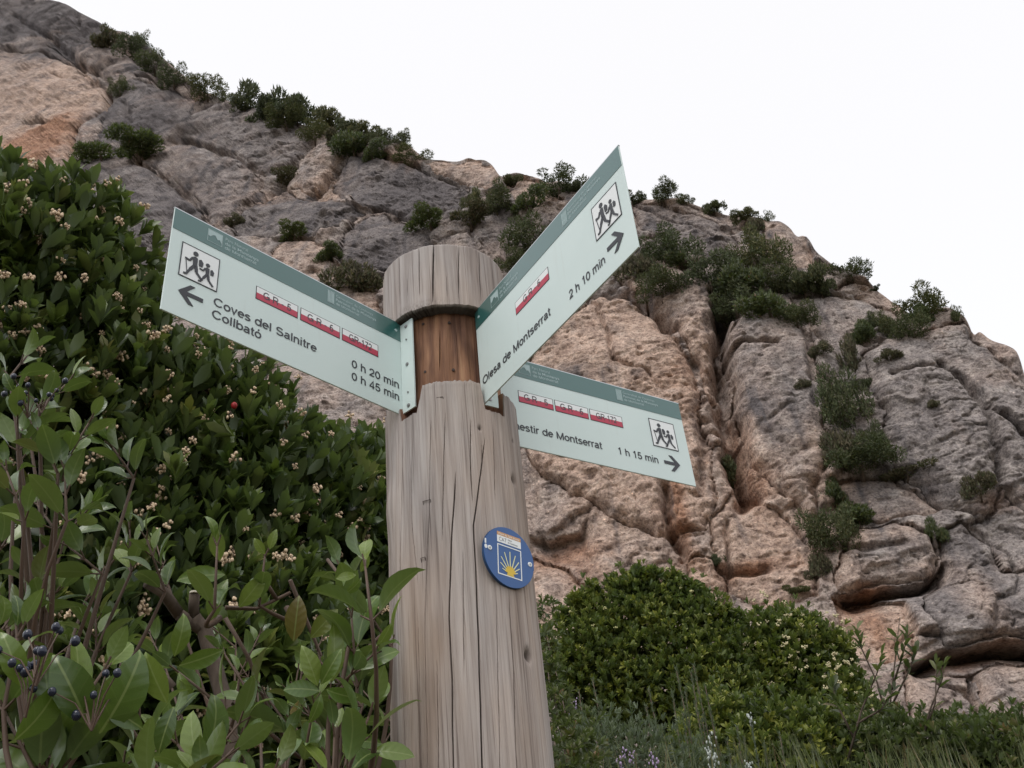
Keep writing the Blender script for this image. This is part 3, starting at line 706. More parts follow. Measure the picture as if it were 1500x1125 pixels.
    for f in np.linspace(0.05, 1, 26):
        z0 = lip+(cap0-lip)*f; d, s = relief(z0, [([(641,470),(640,545)], .004, .0006, .8), ([(672,470),(676,545)], .002, .0004, .4)])
        st = s+0.35*np.clip((0.12-f)/.12, 0, 1)+0.25*np.clip(noise2(th*8, z0*5, 77), 0, 1)
        push(z0, nr+d*0.8, 1, np.clip(st, 0, 1))
    push(cap0+0.0002, nr+0.0015, 0, np.full(NT_, .9))  # cap underside: overhang shade painted into the colour, along with mildew
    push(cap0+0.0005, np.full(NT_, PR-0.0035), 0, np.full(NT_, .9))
    for f in np.linspace(0.02, 1, 50):
        z0 = cap0+0.001+(Z_CAP1-0.006-cap0)*f; d, s = relief(z0, capcr)
        moss = 0.8*np.clip((0.16-f)/.16, 0, 1)*np.clip(0.3+noise2(th*60, z0*240, 88), 0, 1)*np.exp(-((u+0.45)/0.45)**2)
        push(z0, PR+0.001+d, 0, np.maximum(s, moss))
    for dr, dz in ((0.0016, -.003), (0.005, -.0007), (0.012, 0), (0.03, .001), (0.06, .0015), (0.0925, .002)):
        z0 = np.full(NT_, Z_CAP1+dz); d, s = relief(z0, capcr); push(z0, PR+0.001-dr+d*max(0, 1-dr*25), 0, s)
    rows = np.array(rows); rad = np.array(rad); n = len(rows)
    co = np.stack([PX+rad*np.cos(th), PY+rad*np.sin(th), rows], 2).reshape(-1, 3)
    i = np.arange((n-1)*NT_); r_ = i//NT_; c_ = i % NT_
    F = np.stack([r_*NT_+c_, r_*NT_+(c_+1) % NT_, (r_+1)*NT_+(c_+1) % NT_, (r_+1)*NT_+c_], 1)
    mi = np.array(mi); fm = np.minimum(mi[r_]+mi[np.minimum(r_+1, n-1)], 1)
    me = np_mesh('timber', co, [F], attrs={'stain_shade': np.array(stn_shd).ravel()}, mat_idx=fm)
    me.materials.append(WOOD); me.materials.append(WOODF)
    try: me.set_sharp_from_angle(angle=R(38))
    except Exception: pass
    link('timber', me, (), root)
    iron = mat('rusty_iron', (0.05, 0.035, 0.03), 0.6, 0.5, 0.6)
    for (x, y) in ((620,475),(658,473),(623,545),(664,542)):
        t0, z0 = on_post(x, y, RN); mb = MB()
        c, s_ = math.cos(t0), math.sin(t0)
        mb.tube([(PX+c*(RN-.004), PY+s_*(RN-.004), z0), (PX+c*(RN+.0012), PY+s_*(RN+.0012), z0)], [.0022, .0022], 8)
        link('nail', mb.mesh('nail'), iron, root)
    for (x, y, w_) in ((620,735,11),(640,583,9),(617,818,6)):
        t0, z0 = on_post(x, y); t1, _ = on_post(x+w_, y); mb = MB(); rr = PR+.001
        P3 = lambda t_, z_, r_: (PX+math.cos(t_)*r_, PY+math.sin(t_)*r_, z_)
        mb.tube([P3(t0, z0-.006, rr-.002), P3(t0, z0, rr), P3(t1, z0, rr), P3(t1, z0-.005, rr-.002)], [.0005]*4, 5)
        link('staple', mb.mesh('staple'), iron, root)
build_post()

# ------------------------------------------------------------------ signs
def glossy_panel():
    m = mat('pale_green_enamel', (0.60, 0.69, 0.655), 0.42, 0.5, 0, 0.12); N = NT(m); v = N.mapped((1, 1, 1))
    c = N.mix(N.ramp(N.noise(v, 9, 4), [(0.35, (0, 0, 0)), (0.75, (1, 1, 1))]), (0.645, 0.745, 0.725), (0.605, 0.71, 0.69))
    c = N.mix(N.ramp(N.noise(N.mapped((14, 1.2, 1)), 7, 5), [(0.60, (0, 0, 0)), (0.85, (0.35, 0.35, 0.35))]), c, (0.52, 0.56, 0.52))
    N.l(c, N.p.inputs['Base Color']); N.l(N.ramp(N.noise(v, 30, 4), [(0.3, (.36, .36, .36)), (0.7, (.5, .5, .5))]), N.p.inputs['Roughness'])
    return m
PANEL = glossy_panel()
TEAL = mat('teal_band_print', (0.032, 0.118, 0.108), 0.30, 0.6, 0, 0.7)
PALE = mat('pale_print', (0.36, 0.47, 0.47), 0.4)
INK = mat('dark_grey_print', (0.030, 0.032, 0.040), 0.45)
WHITE = mat('white_print', (0.80, 0.82, 0.82), 0.4)
REDP = mat('red_print', (0.47, 0.035, 0.075), 0.42)
ALU = mat('aluminium', (0.62, 0.64, 0.65), 0.35, 0.5, 0.9)
STEEL = mat('screw_steel', (0.33, 0.33, 0.33), 0.4, 0.5, 0.9)
def font_text_mesh(body, cap, width=None, bold=0.0, spacing=1.0, align='LEFT', z=0.0):
    c = bpy.data.curves.new('lettering', 'FONT'); c.body = body; c.size = 1.0; c.fill_mode = 'FRONT'
    c.offset = bold; c.space_character = spacing; c.resolution_u = 3
    o = bpy.data.objects.new('lettering', c); COL.objects.link(o)
    me = bpy.data.meshes.new_from_object(o.evaluated_get(bpy.context.evaluated_depsgraph_get()))
    bpy.data.objects.remove(o); bpy.data.curves.remove(c)
    n = len(me.vertices); co = np.zeros(n*3, np.float32); me.vertices.foreach_get('co', co); co = co.reshape(-1, 3)
    sy = cap/0.729; x0, x1 = co[:, 0].min(), co[:, 0].max()
    sx = (width/(x1-x0)) if width else sy
    co[:, 0] = (co[:, 0]-x0)*sx; co[:, 1] *= sy; co[:, 2] = z
    me.vertices.foreach_set('co', co.ravel()); me.update(); return me
# ---- a plain grotesque lettering made of strokes: glyph = (advance, [polylines]); cap height 1, x-height .74
def _arc(cx, cy, rx, ry, a0, a1, n=14):
    return [(cx+rx*math.cos(R(a)), cy+ry*math.sin(R(a))) for a in np.linspace(a0, a1, n)]
def _bowl(cx, ry=.31, rx=.255): return _arc(cx, .37, rx, ry, 0, 360, 26)
SW = .135                                   # stroke width / cap height
def _glyphs():
    g = {}
    g[' '] = (.36, [])
    g['-'] = (.42, [[(.06, .40), (.36, .40)]])
    g['o'] = (.68, [_bowl(.34)]); g['ó'] = (.68, [_bowl(.34), [(.33, .87), (.42, 1.06)]])
    g['O'] = (.96, [_arc(.48, .5, .40, .435, 0, 360, 32)])
    g['C'] = (.90, [_arc(.47, .5, .39, .435, 38, 322, 28)])
    g['G'] = (.96, [_arc(.47, .5, .39, .435, 42, 335, 28), [(.50, .46), (.86, .46), (.86, .02)]])
    g['c'] = (.62, [_arc(.33, .37, .255, .31, 48, 312, 20)])
    g['e'] = (.66, [[(.10, .39), (.585, .39)]+_arc(.34, .37, .25, .31, 4, 318, 24)])
    g['v'] = (.60, [[(.06, .74), (.30, .02), (.54, .74)]])
    g['s'] = (.60, [_arc(.30, .53, .20, .15, 25, 200, 10)+_arc(.30, .215, .215, .155, 75, -20, 8)[0:]+_arc(.29, .215, .22, .155, -25, -160, 9)])
    g['S'] = (.82, [_arc(.40, .715, .28, .22, 22, 215, 14)+[(.42, .50)]+_arc(.41, .285, .31, .22, 55, -160, 16)])
    g['d'] = (.70, [_bowl(.33), [(.60, 1.0), (.60, 0)]]); g['b'] = (.70, [_bowl(.37), [(.10, 1.0), (.10, 0)]])
    g['l'] = (.28, [[(.14, 1.0), (.14, 0)]]); g['i'] = (.28, [[(.14, .74), (.14, 0)], [(.14, 1.0), (.14, .87)]])
    g['t'] = (.38, [[(.18, .95), (.18, .16)]+_arc(.28, .16, .10, .10, 190, 275, 6)+[(.36, .06)], [(.03, .69), (.36, .69)]])
    g['r'] = (.42, [[(.11, .74), (.11, 0)], _arc(.34, .43, .23, .26, 175, 85, 8)+[(.41, .685)]])
    g['n'] = (.66, [[(.11, .74), (.11, 0)], _arc(.335, .45, .22, .235, 170, 0, 12)+[(.555, 0)]])
    g['h'] = (.66, [[(.11, 1.0), (.11, 0)], _arc(.335, .45, .22, .235, 170, 0, 12)+[(.555, 0)]])
    g['m'] = (1.0, [[(.11, .74), (.11, 0)], _arc(.305, .48, .19, .205, 170, 0, 10)+[(.495, 0)], _arc(.69, .48, .19, .205, 170, 0, 10)+[(.88, 0)]])
    g['a'] = (.64, [_arc(.31, .52, .20, .16, 160, 0, 10)+[(.515, .14), (.56, .06), (.60, .06)], [(.515, .42), (.30, .385)]+_arc(.265, .22, .18, .155, 100, 300, 12)+[(.45, .14), (.515, .28)]])
    g['M'] = (1.02, [[(.13, 0), (.13, .99)], [(.13, .95), (.51, .04), (.89, .95)], [(.89, .99), (.89, 0)]])
    g['R'] = (.86, [[(.12, 0), (.12, .935), (.50, .935)]+_arc(.50, .71, .245, .225, 90, -90, 12)+[(.12, .485)], [(.52, .47), (.66, .38), (.73, 0)]])
    g['0'] = (.68, [_arc(.34, .49, .25, .43, 0, 360, 28)])
    g['1'] = (.68, [[(.40, 1.0), (.40, 0)], [(.16, .74), (.30, .79), (.39, .97)]])
    g['2'] = (.68, [_arc(.335, .67, .235, .255, 175, -20, 12)+[(.50, .48), (.15, .15), (.10, .065), (.60, .065)]])
    g['4'] = (.68, [[(.47, 0), (.47, .96), (.08, .28), (.08, .25), (.63, .25)]])
    g['5'] = (.68, [[(.56, .93), (.20, .93), (.14, .50)]+_arc(.335, .32, .245, .265, 130, -165, 16)])
    g['6'] = (.68, [_arc(.345, .31, .235, .255, 0, 360, 22), _arc(.40, .45, .29, .48, 62, 190, 12)])
    g['7'] = (.68, [[(.08, .93), (.60, .93), (.42, .60), (.30, .25), (.26, 0)]])
    return g
GLY = _glyphs()
def _ribbon(pts, w, vs, fs):
    p = [np.array(pts[0], float)]
    for q in pts[1:]:
        q = np.array(q, float)
        if np.linalg.norm(q-p[-1]) > 1e-4: p.append(q)
    closed = np.linalg.norm(p[0]-p[-1]) < 1e-3 and len(p) > 4
    if closed: p = p[:-1]
    n = len(p); b = len(vs)
    for i in range(n):
        a = p[i-1] if (i > 0 or closed) else p[i]; c = p[(i+1) % n] if (i < n-1 or closed) else p[i]
        d1 = p[i]-a; d2 = c-p[i]
        if np.linalg.norm(d1) < 1e-9: d1 = d2
        if np.linalg.norm(d2) < 1e-9: d2 = d1
        d1 = d1/np.linalg.norm(d1); d2 = d2/np.linalg.norm(d2)
        n1 = np.array([-d1[1], d1[0]]); n2 = np.array([-d2[1], d2[0]]); m_ = n1+n2; L = np.linalg.norm(m_)
        m_ = m_/L if L > 1e-6 else n1
        k = 1/max(m_@n1, .45)
        vs.append(p[i]+m_*k*w/2); vs.append(p[i]-m_*k*w/2)
    for i in range(n if closed else n-1):
        j = (i+1) % n; fs.append((b+2*i+1, b+2*j+1, b+2*j, b+2*i))
def text_mesh(body, cap, width=None, bold=0.0, spacing=0.0, align='LEFT', z=0.0):
    if not all(ch in GLY for ch in body): return font_text_mesh(body, cap, width, bold, z=z)
    x = 0; vs = []; fs = []; zs = []
    for ch in body:
        adv, st = GLY[ch]
        for k, s in enumerate(st):
            n0 = len(vs); _ribbon([(x+px, py) for px, py in s], SW*(1+bold), vs, fs); zs += [z+k*0.00002]*(len(vs)-n0)
        x += adv+0.02
    v = np.array(vs); x0, x1 = v[:, 0].min(), v[:, 0].max()
    sx = width/(x1-x0) if width else cap
    me = bpy.data.meshes.new('lettering')
    me.from_pydata([((a-x0)*sx, b*cap, c) for (a, b), c in zip(v, zs)], [], fs); me.update()
    return me
def move(me, x, y):
    me.transform(Matrix.Translation((x, y, 0))); return me
def hiker(mb, x, y, h, flip=1, z=0.0009, pole=True):
    """walking figure, centre x, feet y, height h; facing flip (-1 left)"""
    q = lambda px, py: (x+flip*px*h, y+py*h); z1 = z+0.0004
    mb.prism([(q(0, .90)[0]+.085*h*math.cos(a), q(0, .90)[1]+.085*h*math.sin(a)) for a in np.linspace(0, 2*math.pi, 13)[:-1]], z, z1)
    body = [q(-.085, .42), q(.055, .42), q(.075, .76), q(.01, .79), q(-.075, .76)]
    mb.prism(body if flip > 0 else body[::-1], z, z1)
    pk = [q(-.13, .52), q(-.25, .52), q(-.27, .68), q(-.19, .78), q(-.12, .74)]
    mb.prism(pk[::-1] if flip > 0 else pk, z, z1)
    for a, b, c_ in (((.0, .46), (.13, .24), (.24, .02)), ((-.04, .46), (-.08, .24), (-.28, .03))):
        mb.bar(q(*a), q(*b), .105*h, z+1e-5, z1+1e-5); mb.bar(q(*b), q(*c_), .075*h, z+2e-5, z1+2e-5)
    mb.bar(q(.24, .02), q(.32, .035), .06*h, z+3e-5, z1+3e-5)
    mb.bar(q(.08, .72), q(.17, .56), .075*h, z+4e-5, z1+4e-5); mb.bar(q(.17, .56), q(.32, .60), .06*h, z+5e-5, z1+5e-5)
    if pole: mb.bar(q(.30, .62), q(.20, .02), .022*h, z+6e-5, z1+6e-5)
def build_sign(base, yaw, outward, label, dest, times, badges, left, flange_side, tilt=0.0, L=0.369, H=0.160):
    """local frame: x = reading direction, y = up, z = out of the printed face; the top left corner is the origin.
    outward True when the near edge (the post) is at x = 0"""
    dr = np.array([math.cos(yaw), math.sin(yaw), 0.0])
    if outward: rd = dr; org = np.array(base)
    else: rd = -dr; org = np.array(base)+dr*L
    nz = np.cross(rd, (0, 0, 1.0))
    m4 = Matrix.Identity(4)
    for i in range(3): m4[i][0] = rd[i]; m4[i][1] = (0, 0, 1.0)[i]; m4[i][2] = nz[i]; m4[i][3] = org[i]
    m4 = m4 @ Matrix.Rotation(tilt, 4, 'Z')
    root = empty('direction_sign'); root.matrix_basis = m4; tag(root, label, 'sign', 'trail signs on the wooden post')
    def part(name, me, mt, parent=root):
        o = bpy.data.objects.new(name, me); COL.objects.link(o); o.parent = parent
        for x in (mt if isinstance(mt, tuple) else (mt,)): me.materials.append(x)
        return o
    near = 0.0 if outward else L
    pan = MB().box(0, L, -H, 0, -0.0022, 0)
    me = pan.mesh('panel'); p = part('panel', me, PANEL)
    bv = p.modifiers.new('bevel', 'BEVEL'); bv.width = 0.0006; bv.segments = 2
    # bright cut edges
    part('rim', MB().box(-0.0006, L+0.0006, 0.0001, 0.0012, -0.0024, 0.0002).mesh('rim'), ALU)
    part('header_band', MB().box(0.0004, L-0.0004, -0.0330, -0.0004, 0.0002, 0.0005).mesh('header_band'), TEAL)
    # flange bent round to lie against the post
    fs = flange_side; mb = MB()
    e = 0.0023; x0, x1 = (near-e, near) if not outward else (near, near+e)
    mb.box(x0, x1, -H+0.002, -0.004, (0.0003 if fs > 0 else -0.026), (0.026 if fs > 0 else -0.0025))
    fl = part('flange', mb.mesh('flange'), PANEL)
    fx = x1 if outward else x0; sgn = 1 if outward else -1
    for yy in (-0.012, -0.036, -0.080, -0.128, -0.150):
        b = MB(); zz = 0.013*fs; rr = 0.0034 if yy in (-0.012, -0.080, -0.150) else 0.0016
        b.tube([(fx-sgn*0.0004, yy, zz), (fx+sgn*0.0012, yy, zz)], [rr, rr*0.8], 10); b.tube([(fx+sgn*0.0013, yy, zz), (fx+sgn*0.0016, yy, zz)], [rr*.45, rr*.45], 6)
        part('screw', b.mesh('screw'), STEEL)
    b = MB(); sx = near-(0.011 if not outward else -0.011)
    b.tube([(sx, -0.016, 0.0004), (sx, -0.016, 0.0011)], [.0026, .0022], 10); part('rivet', b.mesh('rivet'), PALE)
    # header print
    em = MB(); z0, z1 = 0.0006, 0.0008
    fr = [(.047, -.026, .068, -.0255), (.047, -.0065, .068, -.006), (.047, -.0255, .0476, -.0065), (.0674, -.0255, .068, -.0065)]
    for a in fr: em.box(a[0], a[2], a[1], a[3], z0, z1)
    em.prism([(.0478, -.0068), (.0672, -.0068), (.0672, -.0215), (.0640, -.0165), (.0612, -.0180), (.0575, -.0125), (.0545, -.0135), (.0505, -.0175), (.0478, -.0165)][::-1], z0, z1)
    part('park_emblem', em.mesh('park_emblem'), PALE)
    for i, (tx, wd) in enumerate((('Parc Natural', .033), ('de la Muntanya', .050), ('de Montserrat', .047))):
        part('park_lettering', move(text_mesh(tx, .0052, wd, 0.012 if i else 0.0, z=.0007), .0722, -.0115-.0074*i), PALE)
    gm = MB()
    for k in range(5): gm.box(.2345+k*.0023, .2345+k*.0023+.0015, -.0255, -.0065, z0, z1)
    gm.box(.2340, .2465, -.0265, -.0258, z0, z1); gm.box(.2340, .2465, -.0062, -.0055, z0, z1)
    part('government_emblem', gm.mesh('government_emblem'), PALE)
    for i, (tx, wd) in enumerate((('Generalitat de Catalunya', .066), ('Patronat de la Muntanya', .072), ('de Montserrat', .041))):
        part('government_lettering', move(text_mesh(tx, .0046, wd, 0.012 if i else 0.0, z=.0007), .2485, -.0112-.0069*i), PALE)
    # pictogram of two hikers in a white square
    bx = 0.0165 if left else 0.295
    pic = part('hikers_pictogram', MB().box(bx, bx+.050, -.0985, -.0485, .0003, .0006).mesh('hikers_pictogram'), WHITE)
    f = MB(); t = .0013
    for (a0, a1, c0, c1) in ((bx-t, bx+.050+t, -.0485, -.0485+t), (bx-t, bx+.050+t, -.0985-t, -.0985), (bx-t, bx, -.0985, -.0485), (bx+.050, bx+.050+t, -.0985, -.0485)):
        f.box(a0, a1, c0, c1, .0002, .0008)
    part('pictogram_frame', f.mesh('pictogram_frame'), INK, pic)
    hk = MB(); hiker(hk, bx+.0180, -.0950, .042, -1); part('tall_hiker', hk.mesh('tall_hiker'), INK, pic)
    hk = MB(); hiker(hk, bx+.0355, -.0965, .034, -1, pole=False); part('short_hiker', hk.mesh('short_hiker'), INK, pic)
    # arrow
    a = MB(); ax, ay = (0.018, -0.1225) if left else (0.343, -0.1265); sg = 1 if left else -1
    a.bar((ax+sg*.006, ay), (ax+sg*.033, ay), .0058, .0003, .0007)
    for s2 in (1, -1):
        pts = [(ax, ay), (ax+sg*.0145, ay+s2*.0145), (ax+sg*.0215, ay+s2*.0145), (ax+sg*.0085, ay), ]
        if sg*s2 > 0: pts = pts[::-1]
        a.prism(pts, .00031, .00071)
    part('arrow', a.mesh('arrow'), INK)
    for (tx, x, y, wd) in dest+times:
        nm = 'time_lettering' if (tx, x, y, wd) in times else 'destination_lettering'
        part(nm, move(text_mesh(tx, .0128, wd, 0.12, z=.0005), x, y), INK)
    for (tx, x0, x1) in badges:
        y0, y1 = -.0805, -.0595
        bd = part('route_badge', MB().box(x0, x1, y0, y1, .0002, .0004).mesh('route_badge'), INK)
        part('white_stripe', MB().box(x0+.001, x1-.001, (y0+y1)/2, y1-.001, .00041, .0006).mesh('white_stripe'), WHITE, bd)
        part('red_stripe', MB().box(x0+.001, x1-.001, y0+.001, (y0+y1)/2-.00001, .00041, .0006).mesh('red_stripe'), REDP, bd)
        c_ = (x0+x1)/2; wd = .043 if len(tx) > 6 else .040
        part('route_number', move(text_mesh(tx, .0112, wd, 0.12, z=.0007), c_-wd/2, (y0+y1)/2-.0048), mat_ink2(), bd)
    return root
_i2 = []
def mat_ink2():
    if not _i2: _i2.append(mat('faded_ink_print', (0.055, 0.045, 0.055), 0.5))
    return _i2[0]
build_sign((-0.1540, 1.1388, 2.3905), 4.0097, False, 'trail sign pointing left to Coves del Salnitre and Collbató, tilted towards the camera', [('Coves del Salnitre', .065, -.1210, .154), ('Collbató', .0645, -.1400, .070)],
           [('0 h 20 min', .277, -.1180, .084), ('0 h 45 min', .277, -.1385, .084)], [('G R - 5', .122, .187), ('G R - 6', .191, .2565), ('GR-172', .260, .324)], True, 1)
build_sign((-0.0435, 1.1285, 2.3905), -0.9794, True, 'trail sign to Olesa de Montserrat rising to the upper right against the sky', [('Olesa de Montserrat', .008, -.1335, .176)],
           [('2 h 10 min', .226, -.1400, .077)], [('G R - 6', .107, .191)], False, -1, tilt=-0.012, L=.362, H=.163)
build_sign((-0.0265, 1.2110, 2.3755), 0.5949, True, 'trail sign to Monestir de Montserrat, its left end hidden behind the post', [('Monestir de Montserrat', .004, -.1310, .183)],
           [('1 h 15 min', .2185, -.1325, .079)], [('G R - 5', .041, .104), ('G R - 6', .107, .170), ('GR-172', .173, .237)], False, -1)

# ------------------------------------------------------------------ blue way-marker disc
def build_disc():
    t0, z0 = on_post(743, 818)
    nrm = np.array([math.cos(t0), math.sin(t0), 0.0]); right = np.array([-math.sin(t0), math.cos(t0), 0.0])
    org = np.array([PX, PY, 0])+nrm*(PR+0.0035); org[2] = z0
    m4 = Matrix.Identity(4)
    for i in range(3): m4[i][0] = right[i]; m4[i][1] = (0, 0, 1.0)[i]; m4[i][2] = nrm[i]; m4[i][3] = org[i]
    m4 = m4 @ Matrix.Rotation(R(-4), 4, 'Z')
    root = empty('waymarker_disc'); root.matrix_basis = m4
    tag(root, 'round blue plate with a yellow scallop shell screwed to the post below the signs', 'waymarker')
    blue = mat('blue_enamel', (0.012, 0.082, 0.27), 0.33, 0.5, 0, 0.2)
    edge = mat('dark_blue_edge', (0.012, 0.045, 0.12), 0.5)
    yel = mat('yellow_print', (0.70, 0.48, 0.045), 0.45); cream = mat('pale_ray_print', (0.72, 0.72, 0.42), 0.45); oran = mat('orange_print', (0.58, 0.30, 0.12), 0.45)
    def part(name, me, mt):
        o = bpy.data.objects.new(name, me); COL.objects.link(o); o.parent = root; me.materials.append(mt); return o
    RD = 0.0405; ring = lambda r: [(r*math.cos(a), r*math.sin(a)) for a in np.linspace(0, 2*math.pi, 65)[:-1]]
    mb = MB(); mb.prism(ring(RD), -0.0035, -0.0003); part('plate_edge', mb.mesh('plate_edge'), edge)
    mb = MB(); mb.prism(ring(RD-.0004), -0.00029, 0.0006); part('plate', mb.mesh('plate'), blue)
    z, z1 = .0007, .0009
    mb = MB(); mb.box(-.0190, .0195, .0165, .0260, z, z1); part('white_label', mb.mesh('white_label'), WHITE)
    mb = MB(); mb.box(-.0190, .0195, .0262, .0310, z, z1); part('orange_label', mb.mesh('orange_label'), oran)
    part('label_lettering', move(text_mesh('Camí de Sant Jaume', .0026, .034, 0.01, z=.00105), -.0168, .0273), WHITE)
    part('label_lettering', move(text_mesh('CAT', .0058, .0120, -0.01, z=.00105), -.0160, .0185), INK)
    part('label_lettering', move(text_mesh('Xarxa', .0022, .0065, 0.01, z=.00105), -.0020, .0222), INK)
    part('label_lettering', move(text_mesh('de Catalunya', .0022, .0160, 0.01, z=.00105), -.0020, .0185), INK)
    fr = MB(); x0, x1, y0, y1, t = -.0190, .0195, -.0270, .0140, .0014
    fr.box(x0, x1, y1-t, y1, z, z1); fr.box(x0, x1, y0, y0+t, z, z1); fr.box(x0, x0+t, y0+t, y1-t, z, z1); fr.box(x1-t, x1, y0+t, y1-t, z, z1)
    part('white_frame', fr.mesh('white_frame'), WHITE)
    base = np.array([.0010, -.0225]); rays = MB(); bs = MB()
    for k, an in enumerate(np.linspace(162, 18, 9)):
        L_ = (.0135, .0195, .0245, .0285, .0300, .0285, .0240, .0185, .0125)[k]*(1.0 if k != 4 else 1.0)
        d = np.array([math.cos(R(an)), math.sin(R(an))]); n_ = np.array([-d[1], d[0]])
        a = base+d*.006; b = base+d*L_
        rays.prism([tuple(a-n_*.0007), tuple(b-n_*.0006), tuple(b+n_*.0006), tuple(a+n_*.0007)], z+k*1e-6, z1+k*1e-6)
        c = base+d*(.010 if 1 < k < 7 else .0085)
        bs.prism([tuple(base-n_*.0004), tuple(c-n_*.0013), tuple(c+n_*.0013), tuple(base+n_*.0004)], z+.00012+k*1e-6, z1+.00015+k*1e-6)
    bs.prism([(base[0]+.0052*math.cos(a), base[1]+.0020+.0042*math.sin(a)) for a in np.linspace(0, 2*math.pi, 17)[:-1]], z+.0002, z1+.0002)
    bs.box(base[0]-.0055, base[0]+.0055, base[1]-.0032, base[1]-.0006, z+.00013, z1+.00013)
    part('shell_rays', rays.mesh('shell_rays'), cream); part('scallop_shell', bs.mesh('scallop_shell'), yel)
    for sx, sy in ((-.0312, .0040), (.0335, -.0005)):
        mb = MB(); mb.tube([(sx, sy, .0005), (sx, sy, .0016)], [.0033, .0030], 14); part('washer', mb.mesh('washer'), WHITE)
        mb = MB(); mb.tube([(sx, sy, .0015), (sx, sy, .0021)], [.0015, .0012], 10); part('screw', mb.mesh('screw'), STEEL)
    mb = MB(); mb.box(-.0388, -.0366, .0085, .0150, z, z1); mb.prism([(-.0372+.0022*math.cos(a), .0045+.003*math.sin(a)) for a in np.linspace(0, 6.28, 10)[:-1]], z, z1); part('scratch', mb.mesh('scratch'), WHITE)
build_disc()

# ------------------------------------------------------------------ foliage
def unit(v): return v/(np.linalg.norm(v, axis=-1, keepdims=True)+1e-9)
def leaf_template(L=1.0, W=0.36, fold=0.10, curl=0.12, tip=1.0, n=3):
    """a leaf with a folded midrib: y along, x across, z up; returns verts, tris, rib mask"""
    vs = [(0, 0, 0)]; rib = [1.0]; fs = []
    prof = {2: [(.32, .78), (.74, .86)], 3: [(.22, .60), (.58, 1.0), (.86, .62)], 4: [(.14, .5), (.36, .95), (.62, .93), (.84, .5)], 7: [(.07, .27), (.2, .67), (.36, .94), (.52, 1.0), (.68, .87), (.82, .60), (.93, .28)]}[n]
    for (y, w_) in prof:
        z = curl*(y-y*y)*2.0
        vs += [(-W/2*w_, y*L, z+fold*w_*W*1.2), (0, y*L, z), (W/2*w_, y*L, z+fold*w_*W*1.2)]; rib += [0, 1.0, 0]
    vs.append((0, L, -curl*0.35)); rib.append(.6); last = len(vs)-1
    fs += [(0, 2, 1), (0, 3, 2)]
    for i in range(len(prof)-1):
        a = 1+3*i; b = a+3
        fs += [(a, a+1, b+1), (a, b+1, b), (a+1, a+2, b+2), (a+1, b+2, b+1)]
    a = 1+3*(len(prof)-1); fs += [(a, a+1, last), (a+1, a+2, last)]
    return np.array(vs), np.array(fs), np.array(rib)
def place_leaves(tpl, pos, d, nrm, size, tint, width=None):
    V, F, rib = tpl; n = len(pos)
    d = unit(d); x = unit(np.cross(d, nrm)); z = np.cross(x, d)
    wdt = np.ones(n) if width is None else width
    co = pos[:, None, :]+size[:, None, None]*(V[None, :, 0:1]*x[:, None, :]*wdt[:, None, None]+V[None, :, 1:2]*d[:, None, :]+V[None, :, 2:3]*z[:, None, :])
    f = F[None]+(np.arange(n)*len(V))[:, None, None]
    return co.reshape(-1, 3), f.reshape(-1, 3), np.repeat(tint, len(V)), np.tile(rib, n)
def leaf_mesh(name, tpl, pos, d, nrm, size, tint, material):
    co, f, t, rb = place_leaves(tpl, pos, d, nrm, size, tint)
    me = np_mesh(name, co, [f], attrs={'tint': t, 'rib': rb}); me.materials.append(material); return me
def leaf_variants(tpl_args, material, n=8, name='leaf'):
    out = []
    for k in range(n):
        a = dict(tpl_args); a['curl'] = a.get('curl', .1)*(0.4+1.4*rnd.random()); a['fold'] = a.get('fold', .1)*(0.5+rnd.random())
        a['W'] = a.get('W', .36)*(0.9+0.2*rnd.random())
        V, F, rb = leaf_template(**a)
        me = np_mesh(name, V, [F], attrs={'tint': np.full(len(V), (k+0.5)/n), 'rib': rb}); me.materials.append(material); out.append(me)
    return out
def obj_leaf(me, pos, d, nrm, size, parent, pinv, name='leaf'):
    d = unit(d); x = unit(np.cross(d, nrm)); z = np.cross(x, d)
    o = bpy.data.objects.new(name, me); COL.objects.link(o); o.parent = parent
    m4 = Matrix.Identity(4)
    for i in range(3): m4[i][0] = x[i]*size; m4[i][1] = d[i]*size; m4[i][2] = z[i]*size; m4[i][3] = pos[i]
    o.matrix_parent_inverse = pinv; o.matrix_basis = m4
    return o
def in_view(p, marg=30):
    q = p-CAM; z = q@_F; z = np.where(z < .05, 1e-3, z)
    x = 750+FPX*(q@CR)/z; y = 562.5-FPX*(q@CU)/z
    return (x > -marg) & (x < 1500+marg) & (y > -marg) & (y < 1125+marg) & (q@_F > .05)
def pixel_lumps(spec):
    """(px, py, radius px, distance) -> centres and radii in metres"""
    c = np.array([at(a, b, d) for a, b, r, d in spec]); r = np.array([r*d/FPX for a, b, r, d in spec]); return c, r
def shell_points(C, Rr, spacing, depth=0.35, squash=1.0, drop_back=0.55, rag=0.24):
    pts, nr = [], []
    for c, r in zip(C, Rr):
        n = int(4*math.pi*r*r/spacing**2)
        v = unit(rng.normal(size=(n, 3))); rad = r*(1-depth*rng.random(n)**1.6)*(1+rag*fbm(v[:, 0]*3.5+c[0]*7, v[:, 2]*3.5+v[:, 1]*2, 3, 3))
        p = c+v*rad[:, None]
        tocam = unit(CAM-c); facing = v@tocam
        keep = (facing > -0.25) | (rng.random(n) > drop_back)
        for c2, r2 in zip(C, Rr):
            if c2 is c: continue
            keep &= ~((np.linalg.norm(p-c2, axis=1) < r2*0.80) & ~((c2 == c).all()))
        pts.append(p[keep]); nr.append(v[keep])
    return np.concatenate(pts), np.concatenate(nr)
